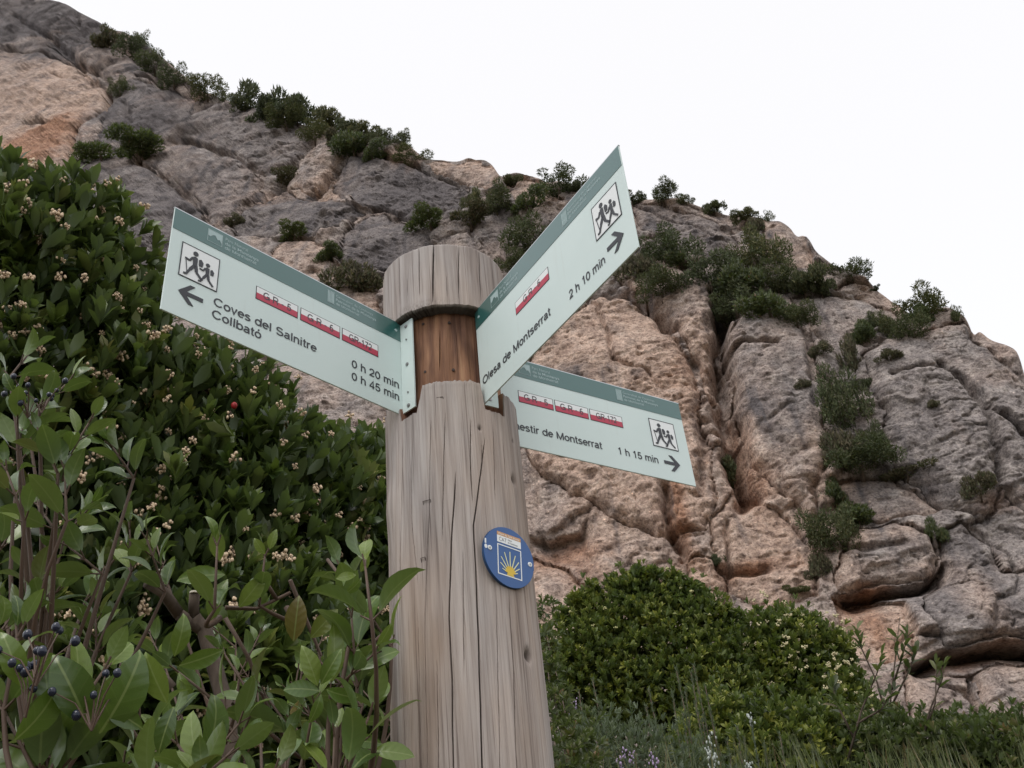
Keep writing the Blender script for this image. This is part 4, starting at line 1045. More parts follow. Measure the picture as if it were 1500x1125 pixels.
def rosettes(p, nv, per, leaf_len, up=0.55, spread=0.75, stem=0.35):
    """leaves whorled round shoots that grow out and up"""
    n = len(p); ax = unit(nv*(1-up)+np.array([0, 0, 1.0])*up+rng.normal(size=(n, 3))*0.28)
    ref = unit(np.cross(ax, rng.normal(size=(n, 3)))); ref2 = np.cross(ax, ref)
    P, D, NN, S, T = [], [], [], [], []
    base_t = np.clip(0.44+0.20*rng.normal(size=n)+0.45*fbm(p[:, 0]*4, p[:, 2]*4+p[:, 1], 8, 2), 0, 1)
    for k in range(per):
        an = k*2.399+rng.random(n)*0.5; f = k/max(per-1, 1)
        rd = ref*np.cos(an)[:, None]+ref2*np.sin(an)[:, None]
        sp = spread*(1.25-0.75*f)*(0.75+0.5*rng.random(n))
        d = unit(ax+rd*sp[:, None])
        P.append(p-ax*(leaf_len*stem*(1-f))[..., None] if np.ndim(leaf_len) else p-ax*leaf_len*stem*(1-f))
        D.append(d); NN.append(unit(ax-d*(np.sum(ax*d, 1))[:, None]+1e-3*rd)); S.append(leaf_len*(0.72+0.5*rng.random(n))*(1-0.25*f))
        T.append(np.clip(base_t+0.16*f+0.10*rng.normal(size=n), 0, 1))
    return [np.concatenate(a) for a in (P, D, NN, S, T)]
def branches(root, base, targets, r0, name='trunk', n=7, mat_=BARK, bend=0.25):
    """a trunk from the base to the middle, limbs to the targets"""
    base = np.array(base, float); t = np.array(targets); mid = base*0.45+t.mean(0)*0.55; mid[2] = base[2]*0.5+t[:, 2].min()*0.5
    mb = MB(); k = np.linspace(0, 1, 7)
    pts = [base+(mid-base)*f+np.array([rnd.uniform(-1, 1), rnd.uniform(-1, 1), 0])*bend*0.12*math.sin(f*3.1) for f in k]
    mb.tube(pts, [r0*(1-.4*f) for f in k], n); link('trunk', mb.mesh('trunk', True), mat_, root)
    for q in t:
        mb = MB(); c = mid+(q-mid)*0.5+np.array([rnd.uniform(-1, 1), rnd.uniform(-1, 1), .3])*bend*np.linalg.norm(q-mid)*0.35
        pts = [mid*(1-f)**2+2*c*f*(1-f)+q*f*f for f in np.linspace(0, 1, 8)]
        mb.tube(pts, [r0*.55*(1-.82*f) for f in np.linspace(0, 1, 8)], 6); link('limb', mb.mesh('limb', True), mat_, root)
        for _ in range(2):
            f = rnd.uniform(.45, .9); a = mid*(1-f)**2+2*c*f*(1-f)+q*f*f; b = a+np.array([rnd.uniform(-1, 1), rnd.uniform(-1, 1), rnd.uniform(-.1, 1)])*min(0.2*np.linalg.norm(q-mid), .12+.0*r0)
            mb = MB(); mb.tube([a, a*.5+b*.5+np.array([0, 0, .03]), b], [r0*.22, r0*.16, r0*.06], 5); link('branch', mb.mesh('branch', True), mat_, root)
def cluster_mesh(name, n, rad, ball, material, stalk=None, seg=6, rings=4, drop=False):
    mb = MB()
    for k in range(n):
        v = np.array([rnd.gauss(0, 1), rnd.gauss(0, 1), rnd.gauss(0, 1)]); v /= np.linalg.norm(v); v *= rad*rnd.random()**.5
        v[2] = v[2]*0.75-(0.2*rad if drop else 0)
        mb.ball(v, ball*rnd.uniform(.75, 1.15), seg, rings, (1, 1, 1.2), 0)
        if stalk: mb.tube([(0, 0, rad*.9), tuple(v*.5+np.array([0, 0, rad*.3])), tuple(v)], [ball*.16]*3, 3, False, 1)
    me = mb.mesh(name, True); me.materials.append(material)
    if stalk: me.materials.append(stalk)
    return me
def leafy_thing(name, label, cat, lumps, base, tpl_args, material, leaf_len, spacing, per, trunk_r=0.03, singles=280, variants=None, group=None,
                up=0.55, spread=0.75, depth=0.35, limbs=6, rag=0.24, trunk_mat=BARK, single_name='leaf'):
    root = empty(name, base); tag(root, label, cat, group)
    C, Rr = pixel_lumps(lumps)
    p, nv = shell_points(C, Rr, spacing, depth, rag=rag)
    out_ = rng.random(len(p)) < .10; p = p+(unit(nv+np.array([0, 0, .8]))*(rng.random(len(p))*min(leaf_len*2.2, .085))[:, None])*out_[:, None]
    P, D, NN, S, T = rosettes(p, nv, per, leaf_len, up, spread)
    p2, nv2 = shell_points(C, Rr*0.66, spacing*1.25, .5, drop_back=0)
    P2, D2, N2, S2, T2_ = rosettes(p2, nv2, per, leaf_len*1.35, up*.6, spread*1.3)
    nf = len(P); P = np.concatenate([P, P2]); D = np.concatenate([D, D2]); NN = np.concatenate([NN, N2]); S = np.concatenate([S, S2]); T = np.concatenate([T, T2_])
    idx = np.arange(len(P))
    if singles:
        vis = np.where(in_view(P[:nf]))[0]
        # front leaves first
        dist = np.linalg.norm(P[vis]-CAM, axis=1); near = vis[np.argsort(dist-0.5*rng.random(len(dist)))[:singles]]
        pinv = parent_world(root).inverted()
        nvar = len(variants)
        for i in near:
            obj_leaf(variants[min(nvar-1, int(T[i]*nvar))], P[i], D[i], NN[i], float(S[i]), root, pinv, single_name)
        idx = np.setdiff1d(idx, near)
    tpl = leaf_template(**tpl_args)
    o = link('foliage', leaf_mesh('foliage', tpl, P[idx], D[idx], NN[idx], S[idx], T[idx], material), (), root); o['kind'] = 'stuff'
    sel = (C-np.array([0, 0, 1.0])*Rr[:, None]*.1)[np.argsort(-Rr)][:limbs]
    branches(root, base, sel, trunk_r, mat_=trunk_mat)
    return root, p, nv
def put_clusters(root, p, nv, meshes, count, name, out=0.02, scale=(0.8, 1.25), front=True, region=None):
    tocam = unit(CAM-p); f = np.sum(nv*tocam, 1); ok = np.where(in_view(p, 0) & (f > 0.1))[0] if front else np.arange(len(p))
    if region is not None: ok = ok[region(p[ok])]
    if not len(ok): return
    sel = rng.choice(ok, min(count, len(ok)), replace=False); pinv = parent_world(root).inverted()
    for i in sel:
        o = bpy.data.objects.new(name, meshes[rnd.randrange(len(meshes))]); COL.objects.link(o); o.parent = root; o.matrix_parent_inverse = pinv
        s_ = rnd.uniform(*scale); q = p[i]+nv[i]*out+np.array([0, 0, out])
        o.matrix_basis = Matrix.Translation(tuple(float(v) for v in q)) @ Matrix.Rotation(rnd.uniform(0, 6.28), 4, 'Z') @ Matrix.Scale(s_, 4)

# ------------------------------------------------------------------ strawberry trees left of the post
ARB_T = dict(L=1.0, W=0.40, fold=.10, curl=.08, n=2)
ARB_V = leaf_variants(dict(L=1.0, W=0.40, fold=.10, curl=.08, n=3), LEAF_ARB)
FL = [cluster_mesh('flower_cluster', n_, .025, .0058, FLOWER, TWIG, drop=True) for n_ in (12, 16, 20, 9)]
T1 = [(98,380,108,3.3),(5,385,130,3.2),(140,470,90,3.2),(60,560,170,3.1),(185,570,110,3.1),(40,740,180,3.0),(150,720,140,3.0),(90,900,190,2.9)]
T2 = [(292,585,88,3.25),(365,662,78,3.2),(310,690,140,3.1),(230,680,110,3.05),(290,840,170,3.0),(180,860,130,2.9),(330,980,170,2.8),(180,1040,170,2.7)]
T3 = [(435,698,84,3.4),(510,716,84,3.5),(560,720,80,3.6),(430,760,130,3.3),(530,830,120,3.4),(440,910,140,3.2),(540,960,130,3.3),(470,1060,150,3.1),(590,880,100,3.7)]
REDFM = cluster_mesh('red_fruit', 1, .0001, .010, REDF, None, 10, 7)
for lum, base, lab, nfl in ((T1, (-1.55, 2.35, gz(-1.55, 2.35)), 'strawberry tree with cream flower clusters, tallest, at the left edge of the picture', 150),
                       (T2, (-0.85, 2.5, gz(-.85, 2.5)), 'strawberry tree with cream flower clusters and a red fruit below the left sign', 100),
                       (T3, (-0.42, 2.8, gz(-.42, 2.8)), 'strawberry tree with cream flowers growing right behind the post', 90)):
    base = tuple(float(v) for v in base)
    r_, p_, n_ = leafy_thing('strawberry_tree', lab, 'tree', lum, base, ARB_T, LEAF_ARB, .074, .050, 8, .035, 290, ARB_V, 'strawberry trees left of the post', up=.66, spread=.60, depth=.6)
    put_clusters(r_, p_, n_, FL, int(nfl*1.35), 'flower_cluster', .04, (.42, .78))
    if lum is T2:
        o = bpy.data.objects.new('red_fruit', REDFM); COL.objects.link(o); o.parent = r_; o.matrix_parent_inverse = parent_world(r_).inverted()
        o.matrix_basis = Matrix.Translation(tuple(at(343, 594, 2.93)))

# ------------------------------------------------------------------ laurustinus shrubs in the near foreground (large leaves, each a part)
VIB_V = leaf_variants(dict(L=1.0, W=0.46, fold=.13, curl=.20, n=7), LEAF_VIB, 14)
def sprig(root, pinv, tip, ddir, length, leaf, pairs, stem_from=None, tint=None, start=0.0, droop=0.0):
    """a shoot with opposite leaf pairs, stem drawn from stem_from"""
    tip = np.array(tip); ddir = unit(np.array(ddir, float)); a = tip-ddir*length
    ref = unit(np.cross(ddir, np.array([rnd.gauss(0, 1), rnd.gauss(0, 1), rnd.gauss(0, .4)]))); ref2 = np.cross(ddir, ref)
    mb = MB(); pts = []
    if stem_from is not None:
        s = np.array(stem_from); c = (s*.45+a*.55)+np.array([rnd.uniform(-.04, .04), rnd.uniform(-.04, .04), -.03])
        pts = [s*(1-f)**2+2*c*f*(1-f)+a*f*f for f in np.linspace(0, 1, 7)[:-1]]
    pts += [a+ddir*length*f for f in (0, .5, 1.0)]
    k = len(pts); mb.tube(pts, [.0042-.0030*i/(k-1) for i in range(k)], 6); link('stem', mb.mesh('stem', True), TWIG, root)
    for j in range(pairs):
        f = start+(1-start)*j/max(pairs-1, 1); o = a+ddir*length*f; rot = j*math.pi/2+rnd.uniform(-.3, .3)
        rd = ref*math.cos(rot)+ref2*math.sin(rot); size = leaf*(1.05-.45*f*f)*rnd.uniform(.82, 1.12)
        for s in (1, -1):
            openn = (1.35-.95*f)*rnd.uniform(.75, 1.2)
            d = unit(ddir+rd*s*openn+np.array([0, 0, -droop*rnd.random()])); nrm = unit(ddir*1.0-d*(ddir@d)+0.15*np.array([rnd.gauss(0, 1)]*3))
            pe = o+d*.010
            mb = MB(); mb.tube([o, pe+d*.004], [.0012, .0009], 4, False); link('leaf_stalk', mb.mesh('leaf_stalk', True), TWIG, root)
            tn = (rnd.random()**0.85)*.86 if tint is None else tint
            if rnd.random() < .05: tn = .97
            obj_leaf(VIB_V[min(13, int(tn*14))], pe, d, nrm, float(size*rnd.uniform(.9, 1.1)), root, pinv)
def one_leaf(root, pinv, base_px, tip_px, dist, dd=0.0, tint=.5, facing=None):
    """a single leaf seen between two points of the picture"""
    b = at(base_px[0], base_px[1], dist); t = at(tip_px[0], tip_px[1], dist+dd)
    nrm = unit(CAM-b) if facing is None else unit(np.array(facing, float))
    d = t-b; obj_leaf(VIB_V[min(13, int(tint*14))], b, d, unit(nrm+.25*np.array([rnd.gauss(0, 1), rnd.gauss(0, 1), rnd.gauss(0, 1)])), float(np.linalg.norm(d)), root, pinv)
BERM = []
for n_ in (5, 8, 11):
    mb = MB(); 
    for k in range(n_):
        v = np.array([rnd.gauss(0, 1), rnd.gauss(0, 1), rnd.gauss(0, .45)])*.016; v[2] += .012
        mb.ball(v, .0034*rnd.uniform(.8, 1.15), 8, 6, (1, 1, 1.15), 0); mb.tube([(0, 0, -.02), tuple(v*.45-np.array([0, 0, .004])), tuple(v)], [.0009, .0007, .0005], 4, False, 1)
    me = mb.mesh('berry_cluster', True); me.materials.append(BERRY); me.materials.append(TWIG); BERM.append(me)
def berries(root, pinv, px, py, d, s=1.0):
    o = bpy.data.objects.new('berry_cluster', BERM[rnd.randrange(3)]); COL.objects.link(o); o.parent = root; o.matrix_parent_inverse = pinv
    o.matrix_basis = Matrix.Translation(tuple(at(px, py, d))) @ Matrix.Rotation(rnd.uniform(0, 6), 4, 'Z') @ Matrix.Scale(s, 4)
def vib_shrub(label, base_px, dist, ground_y, sprigs):
    """sprigs: (tip px, tip py, distance, dir right, dir up, dir away, length, leaf, pairs)"""
    hub = at(base_px[0], base_px[1], dist); g = np.array([hub[0]*.98, max(hub[1], .3), 0]); g[2] = float(gz(g[0], g[1]))
    root = empty('laurustinus_shrub', g); tag(root, label, 'shrub', 'laurustinus shrubs in the foreground'); pinv = parent_world(root).inverted()
    mb = MB(); mb.tube([g, g*.5+hub*.5+np.array([.03, .02, 0]), hub], [.016, .012, .007], 8); link('trunk', mb.mesh('trunk', True), BARK, root)
    for (px, py, d, dx, du, da, ln, lf, pr) in sprigs:
        tip = at(px, py, d); dr = CR*dx+np.array([0, 0, 1.0])*du+_F*da
        sprig(root, pinv, tip, dr, ln, lf, pr, hub)
    return root, pinv
def grid_sprigs(pts, leaf, ln, pr, dist, jit=.12):
    out = []
    for (x, y) in pts:
        out.append((x, y, dist*(1+rnd.uniform(-jit, jit)), rnd.uniform(-.7, .7), rnd.uniform(.5, 1.1), rnd.uniform(-.5, .25), ln*rnd.uniform(.8, 1.2), leaf*rnd.uniform(.85, 1.15), pr+rnd.choice((0, 0, 1))))
    return out
# nearest, bottom-left corner
r1, p1 = vib_shrub('laurustinus with big glossy leaves and blue-black berries, nearest, in the bottom left corner', (150, 1330), .82, .5,
    grid_sprigs([(25,935),(75,1010),(10,1050),(150,985),(205,1060),(110,1095),(260,1090),(330,1110),(40,1115),(180,1125),(300,1150),(400,1135),(90,1160),(240,1160)], .055, .07, 3, .93, .06))
for a, b, tn in (((245,880+150),(212,955),.72),((20,1085),(88,995),.45),((145,1075),(208,952),.4),((150,1030),(210,1068),.3),((128,1062),(78,958),.25),((30,1005),(2,925),.6),((255,1035),(232,1105),.2)):
    one_leaf(r1, p1, a, b, .84, 0, tn)
for x, y in ((45,1010),(140,1030),(60,965)): berries(r1, p1, x, y, .82)
# behind it, tall stems on the left
r2, p2 = vib_shrub('tall laurustinus with reddish stems at the left edge, in front of the tallest strawberry tree', (60, 1180), 1.35, 1.1,
    grid_sprigs([(45,515),(100,560),(25,585),(60,640),(130,620),(10,690),(95,690),(165,655),(55,740),(130,745),(190,775),(15,780),(100,800),(40,840),(160,830),(215,790),(80,870),(20,900),(140,890),(60,600),(30,640)], .054, .06, 3, 1.4))
for x, y in ((45,592),(65,585)): berries(r2, p2, x, y, 1.33)
# middle sprig with the cut branches
r3, p3 = vib_shrub('laurustinus with sawn-off branch stubs, between the bottom corner and the post', (330, 1290), 1.2, .9,
    grid_sprigs([(262,985),(300,1020),(350,1060),(420,1090),(390,1020),(455,1050),(330,960),(250,1060),(480,1110),(300,1100)], .058, .07, 2, 1.25))
sp = at(322, 905, 1.22); sprig(r3, p3, at(318, 800, 1.2), CR*.0+np.array([0, 0, 1.])-.15*_F, .075, .05, 2, sp); sprig(r3, p3, at(388, 815, 1.25), CR*.1+np.array([0, 0, 1.])-.2*_F, .06, .05, 2, at(420, 890, 1.28))
for a, b, tn in (((330,842),(258,850),.55),((334,848),(310,912),.62),((350,890),(388,842),.8),((322,822),(316,772),.75),((395,805),(405,775),.72),((388,812),(372,788),.8),
                 ((255,962),(270,898),.6),((262,975),(328,952),.55),((262,985),(285,1025),.6),((430,940),(438,872),.93),((455,935),(495,892),.9)):
    one_leaf(r3, p3, a, b, 1.22, 0, tn)
for pts, r0 in (([(262,900,1.5),(240,868,1.48),(215,853,1.47)], .0085), ([(284,905,1.5),(284,885,1.5),(285,870,1.5)], .0075), ([(300,925,1.5),(262,900,1.5)], .009), ([(345,1290,1.3),(335,1050,1.42),(300,925,1.5),(284,905,1.5)], .011), ([(240,868,1.48),(234,850,1.48),(236,838,1.48)], .0045), ([(250,1010,1.4),(232,990,1.4)], .01)):
    P_ = [at(*q) for q in pts]; mb = MB(); mb.tube(P_, [r0]*len(P_), 8); link('branch', mb.mesh('branch', True), BARK, r3)
for x, y, d in ((285,868.5,1.498), (236,836.5,1.478)):
    mb = MB(); c = at(x, y, d); mb.tube([c-np.array([0, 0, .001]), c+np.array([0, 0, .0015])], [.0068 if x > 260 else .0042]*2, 9); link('sawn_end', mb.mesh('sawn_end'), CUTW, r3)
for pts in ([(330,890,1.24),(375,892,1.25),(405,878,1.26),(425,868,1.27)], [(405,878,1.26),(388,850,1.25)], [(330,905,1.3),(365,965,1.3),(380,1010,1.3),(425,1100,1.28)], [(480,820,1.5),(495,840,1.45),(495,870,1.4)], [(340,1030,1.3),(440,1110,1.28)], [(360,1000,1.3),(330,1090,1.3)], [(560,930,1.3),(520,965,1.3),(500,1020,1.3)], [(425,850,1.3),(470,960,1.35),(440,1010,1.3)]):
    P_ = [at(*q) for q in pts]; mb = MB(); mb.tube(P_, [.0028]+[.0022]*(len(P_)-1), 6); link('twig', mb.mesh('twig', True), TWIG, r3)
# right, beside and over the foot of the post
r4, p4 = vib_shrub('laurustinus growing close against the left side of the post, leaf tips over it', (500, 1260), 1.1, .9,
    grid_sprigs([(500,835),(535,830),(515,905),(470,970),(545,960),(500,1010),(460,1030),(540,1050),(490,1080),(550,1105),(430,1060),(520,870)], .055, .065, 2, 1.12))
for a, b, tn in (((545,1100),(608,1108),.7),((492,848),(522,842),.8),((528,838),(540,812),.75),((505,870),(530,846),.5),((468,1012),(415,1010),.4),((478,1010),(525,1022),.45),((470,1016),(452,1060),.5),((465,1005),(442,945),.8),((470,1003),(500,950),.55),((560,1090),(515,1085),.45)):
    one_leaf(r4, p4, a, b, 1.06, 0, tn)
r5, p5 = vib_shrub('laurustinus of dull leaves and bare twigs behind the sawn-off one', (380, 1300), 1.75, 1.4,
    grid_sprigs([(230,800),(300,910),(380,930),(440,960),(350,970),(220,930),(420,1010),(280,1000),(380,1070),(470,940),(180,960),(330,1030),(530,1010),(450,1090),(240,1050)], .05, .075, 3, 1.9))

# ------------------------------------------------------------------ shrubs on the bank right of the post
SM_T = dict(L=1.0, W=0.42, fold=.14, curl=.08, n=2)
SM_V = leaf_variants(dict(L=1.0, W=0.42, fold=.14, curl=.08, n=2), LEAF_BRT)
OL_V = leaf_variants(dict(L=1.0, W=0.40, fold=.14, curl=.08, n=2), LEAF_OLV)
FLS = [cluster_mesh('flower_cluster', n_, .034, .0085, FLOWER2, None, 5, 3) for n_ in (7, 10, 13)]
FLP = [cluster_mesh('flower_cluster', n_, .034, .0080, FLOWER3, None, 5, 3) for n_ in (7, 10, 13)]
def gbase(px, d):
    q = at(px, 1125, d); return (float(q[0]), float(q[1]), float(gz(q[0], q[1])))
rA, pA, nA = leafy_thing('mastic_shrub', 'rounded bright green shrub right of the post with a few pale flowers', 'shrub',
    [(880,945,64,7.4),(935,915,64,7.5),(985,935,64,7.5),(1030,968,60,7.5),(840,975,62,7.3),(900,1010,84,7.3),(980,1010,84,7.3),(1050,1010,60,7.4),(930,870,34,7.6),(990,880,36,7.6),(1035,905,36,7.6),(865,885,26,7.5),(1060,950,34,7.5),(905,856,17,7.5),(938,848,19,7.5),(985,850,15,7.6),(1012,862,17,7.6),(866,862,13,7.5),(1052,898,18,7.6),(1078,905,13,7.6),(958,842,10,7.5),(826,905,14,7.3),(842,880,12,7.4)],
    gbase(935, 7.6), SM_T, LEAF_BRT, .052, .037, 6, .05, 300, SM_V, up=.6, spread=.7, depth=.6, rag=.55)
put_clusters(rA, pA, nA, FLS, 18, 'flower_cluster', .06, (.35, .6))
rB, pB, nB = leafy_thing('flowering_shrub', 'dark leafy shrub thick with cream flower clusters below the tall cliff boulder', 'shrub',
    [(1110,955,52,7.9),(1160,945,50,8.0),(1195,985,52,8.0),(1120,1010,68,7.8),(1185,1040,66,7.8),(1235,1030,44,7.9),(1080,1050,60,7.7),(1215,950,30,8.1),(1150,915,24,8.1),(1166,902,14,8.1),(1128,912,13,8.1),(1192,918,16,8.1),(1236,968,17,8.1),(1252,1000,15,8.0)],
    gbase(1150, 8.0), SM_T, LEAF_BRT, .062, .044, 6, .045, 300, SM_V, up=.55, spread=.8, depth=.6, rag=.5)
put_clusters(rB, pB, nB, FLP, 150, 'flower_cluster', .085, (.45, .8))
rC, _, _ = leafy_thing('leafy_shrub', 'low dark shrub at the foot of the flowering one, in the bottom middle right', 'shrub',
    [(1060,1075,62,6.6),(1130,1085,62,6.6),(1200,1090,60,6.6),(1100,1130,70,6.4),(1180,1140,70,6.4),(1020,1110,50,6.4)], gbase(1120, 6.7), SM_T, LEAF_BRT, .06, .044, 6, .03, 220, SM_V, up=.5, spread=.9, depth=.6, rag=.5)
rD, _, _ = leafy_thing('leafy_shrub', 'olive green shrub in the bottom right corner below the overhanging rock', 'shrub',
    [(1290,1095,56,6.6),(1350,1105,54,6.7),(1420,1105,52,6.8),(1480,1100,50,6.9),(1390,1135,70,6.5),(1300,1140,70,6.4),(1470,1145,70,6.6),(1240,1120,50,6.5),(1540,1110,60,6.9)], gbase(1400, 6.9), SM_T, LEAF_OLV, .06, .044, 6, .03, 260, OL_V, up=.6, spread=.8, depth=.6, rag=.5)
rE, _, _ = leafy_thing('leafy_shrub', 'ochre tinged small shrub tight against the right side of the post foot', 'shrub',
    [(815,1040,34,3.4),(840,1090,44,3.3),(805,985,26,3.6),(800,930,22,4.6),(830,1130,60,3.2),(795,890,18,5.5)], gbase(815, 3.6), SM_T, LEAF_OLV, .030, .040, 6, .015, 200, OL_V, up=.5, spread=.9)
rF, _, _ = leafy_thing('leafy_shrub', 'grey-green shrub between the ochre shrub and the rosemary stalks', 'shrub',
    [(880,1080,46,5.2),(925,1100,46,5.2),(860,1120,50,5.0),(960,1120,56,5.0),(1010,1135,50,5.1)], gbase(900, 5.4), dict(L=1, W=.22, fold=.1, curl=.05, n=2), LEAF_GRY, .042, .05, 7, .02, 220,
    leaf_variants(dict(L=1.0, W=0.22, fold=.1, curl=.05, n=2), LEAF_GRY), up=.6, spread=.6)
# upright rosemary stalks: thin stem, short needles all along
def rosemary(label, stalks, group=None):
    px0, _, d0 = stalks[len(stalks)//2][:3]; root = empty('rosemary_bush', gbase(px0, d0)); tag(root, label, 'bush', group); pinv = parent_world(root).inverted()
    V = leaf_template(L=1, W=.16, fold=.05, curl=.05, n=2); base = np.array(gbase(px0, d0))
    for (px, py, d) in stalks:
        tip = at(px, py, d); bt = tip*np.array([1, 1, 0]); bt = bt*.75+base*.25; bt[2] = gz(bt[0], bt[1])
        sway = np.array([rnd.uniform(-.05, .05), rnd.uniform(-.05, .05), 0]); pts = [bt*(1-f)+tip*f+sway*math.sin(f*3.14) for f in np.linspace(0, 1, 7)]
        mb = MB(); mb.tube(pts, [.006*(1-.7*f) for f in np.linspace(0, 1, 7)], 5); st_ = link('stalk', mb.mesh('stalk', True), TWIG, root)
        n = 420; f = 1-rng.random(n)**1.2*.62; p = bt+(tip-bt)*f[:, None]+sway*np.sin(f*3.14)[:, None]
        ax = unit(tip-bt); an = rng.random(n)*6.28; rd = np.stack([np.cos(an), np.sin(an), np.zeros(n)], 1)
        dd = unit(ax*.75+rd*(.75-.3*f)[:, None]); o = link('needles', leaf_mesh('needles', V, p, dd, unit(ax-dd*.3+rd*.01), .026*(.7+.5*rng.random(n)), np.clip(.25+.7*(f-.4)+.15*rng.normal(size=n), 0, 1), LEAF_GRY), (), root); o['kind'] = 'stuff'
rosemary('clump of tall upright rosemary stalks in front of the bright green shrub', [(1016,975,5.4),(1012,985,5.5),(990,978,5.4),(1033,1005,5.4),(1018,1030,5.3),(1004,1010,5.4),(985,1015,5.5),(1028,1050,5.3),(1000,1045,5.3),(1040,1040,5.4)])
rosemary('small rosemary with two thin stalks rising beside the post', [(868,995,5.3),(848,1012,5.2),(950,1010,5.4),(946,1035,5.4),(880,1030,5.3)])
rosemary('low rosemary stalks at the bottom edge right of the white leaved sprig', [(1080,1065,5.2),(1100,1060,5.3),(1090,1080,5.2),(1065,1085,5.2),(1120,1090,5.3),(1142,1075,5.3)])
# lilac lavender heads and a woolly white sprig
def spike_plant(name, label, cat, heads, mtl, part_name, n, ball, spread, up):
    px0, _, d0 = heads[0]; root = empty(name, gbase(px0, d0)); tag(root, label, cat); b = np.array(gbase(px0, d0))
    for (px, py, d) in heads:
        t = at(px, py, d); b2 = t*np.array([1, 1, 0]); b2[2] = gz(b2[0], b2[1]); mb = MB(); mb.tube([b*.4+b2*.6, t], [.004, .002], 5); link('stem', mb.mesh('stem', True), LEAF_GRY, root)
        mb = MB()
        for k in range(n):
            f = k/n; mb.ball(t+np.array([rnd.gauss(0, spread), rnd.gauss(0, spread), -up*f]), ball*rnd.uniform(.6, 1.2), 5, 4, (1, 1, 1.6))
        link(part_name, mb.mesh(part_name, True), mtl, root)
spike_plant('lavender', 'lavender with lilac flower heads at the bottom edge near the post', 'flower', [(915,1095,4.6),(905,1110,4.6),(925,1102,4.6),(953,1103,4.6),(960,1110,4.6),(842,1025,5.2),(836,1040,5.2)], LAV, 'flower_head', 10, .0045, .009, .05)
spike_plant('white_leaved_sprig', 'woolly white-leaved sprig at the bottom edge beside the lavender', 'plant', [(1040,1075,4.9),(1036,1095,4.8),(1045,1110,4.8),(1092,1115,4.8),(1098,1045,5.3)], WHT, 'woolly_leaf', 13, .0055, .012, .06)
# wispy grass among the shrubs
def grass():
    n = 3000; px = rng.uniform(790, 1520, n); px = px[noise2(px/28, px*0, 21)+.25*rng.normal(size=n) > .22]; n = len(px); d = rng.uniform(4.2, 6.3, n)
    top = 1075+35*noise2(px/70, px*0, 4)-40*rng.random(n)**3*np.clip((1250-px)/300, .2, 1)+30*rng.random(n)
    tips = np.array([at(a, b, c) for a, b, c in zip(px, top, d)])
    base = tips.copy(); base[:, :2] += rng.normal(size=(n, 2))*.12; base[:, 2] = np.maximum(gz(base[:, 0], base[:, 1]), tips[:, 2]-.75)
    mid = base*.5+tips*.5; mid[:, 2] += .06; side = unit(np.cross(tips-base, CAM-base))
    wv = (.0022+.0022*rng.random(n))[:, None]
    co = np.stack([base-side*wv, base+side*wv, mid-side*wv*.8, mid+side*wv*.8, tips], 1).reshape(-1, 3)
    o_ = (np.arange(n)*5)[:, None]; q = np.array([[0, 1, 3, 2]])+o_; t_ = np.array([[2, 3, 4]])+o_
    me = np_mesh('grass', co, [q, t_], attrs={'tint': np.repeat(np.clip(.5+.3*rng.normal(size=n), 0, 1), 5), 'rib': np.zeros(n*5)}); me.materials.append(LEAF_OLV)
    tag(link('grass', me), 'thin wispy grass growing among the shrubs right of the post', 'grass', kind='stuff')
grass()
# thin saplings in front of the right rocks
def sapling(label, base_d, stems, leafn, material_v):
    px0 = stems[0][0][0]; root = empty('sapling', gbase(px0, base_d)); tag(root, label, 'sapling', 'thin saplings before the right rocks'); b = np.array(gbase(px0, base_d)); pinv = parent_world(root).inverted()
    for pts in stems:
        P_ = [at(x, y, base_d) for x, y in pts]; mb = MB(); k = len(P_)
        mb.tube(P_, [.008*(1-.75*i/(k-1)) for i in range(k)], 5); link('stem', mb.mesh('stem', True), BARK, root)
        for _ in range(leafn):
            f = rnd.uniform(.35, 1.0)*(k-1); i = min(int(f), k-2); p = P_[i]+(P_[i+1]-P_[i])*(f-i); ax = unit(P_[i+1]-P_[i])
            d = unit(ax*.8+np.array([rnd.gauss(0, 1), rnd.gauss(0, 1), rnd.gauss(0, .6)])*.6)
            obj_leaf(material_v[rnd.randrange(len(material_v))], p, d, unit(np.array([rnd.gauss(0, .4), -.4, 1])), rnd.uniform(.06, .10), root, pinv)
    mb = MB(); mb.tube([b, at(*stems[0][0], base_d)], [.012, .008], 6); link('trunk', mb.mesh('trunk', True), BARK, root)
sapling('leafy sapling with yellowing leaves standing before the pink rock recess', 6.6, [[(1300,1090),(1305,1020),(1312,960),(1318,905)],[(1303,1040),(1330,985),(1345,950)],[(1300,1060),(1285,1000),(1262,950),(1255,920)],[(1306,1010),(1322,960),(1330,930)]], 15, OL_V)
sapling('bare thin sapling leaning right before the dark overhang', 6.4, [[(1345,1110),(1362,1040),(1378,1000),(1385,970)],[(1355,1070),(1370,1030),(1372,965)]], 8, OL_V)
sapling('slender pale stemmed sapling right of the flowering shrub', 6.2, [[(1240,1120),(1262,1040),(1285,985),(1292,960)],[(1250,1080),(1225,1030),(1220,1005)],[(1255,1060),(1290,1040),(1310,1010)]], 16, OL_V)
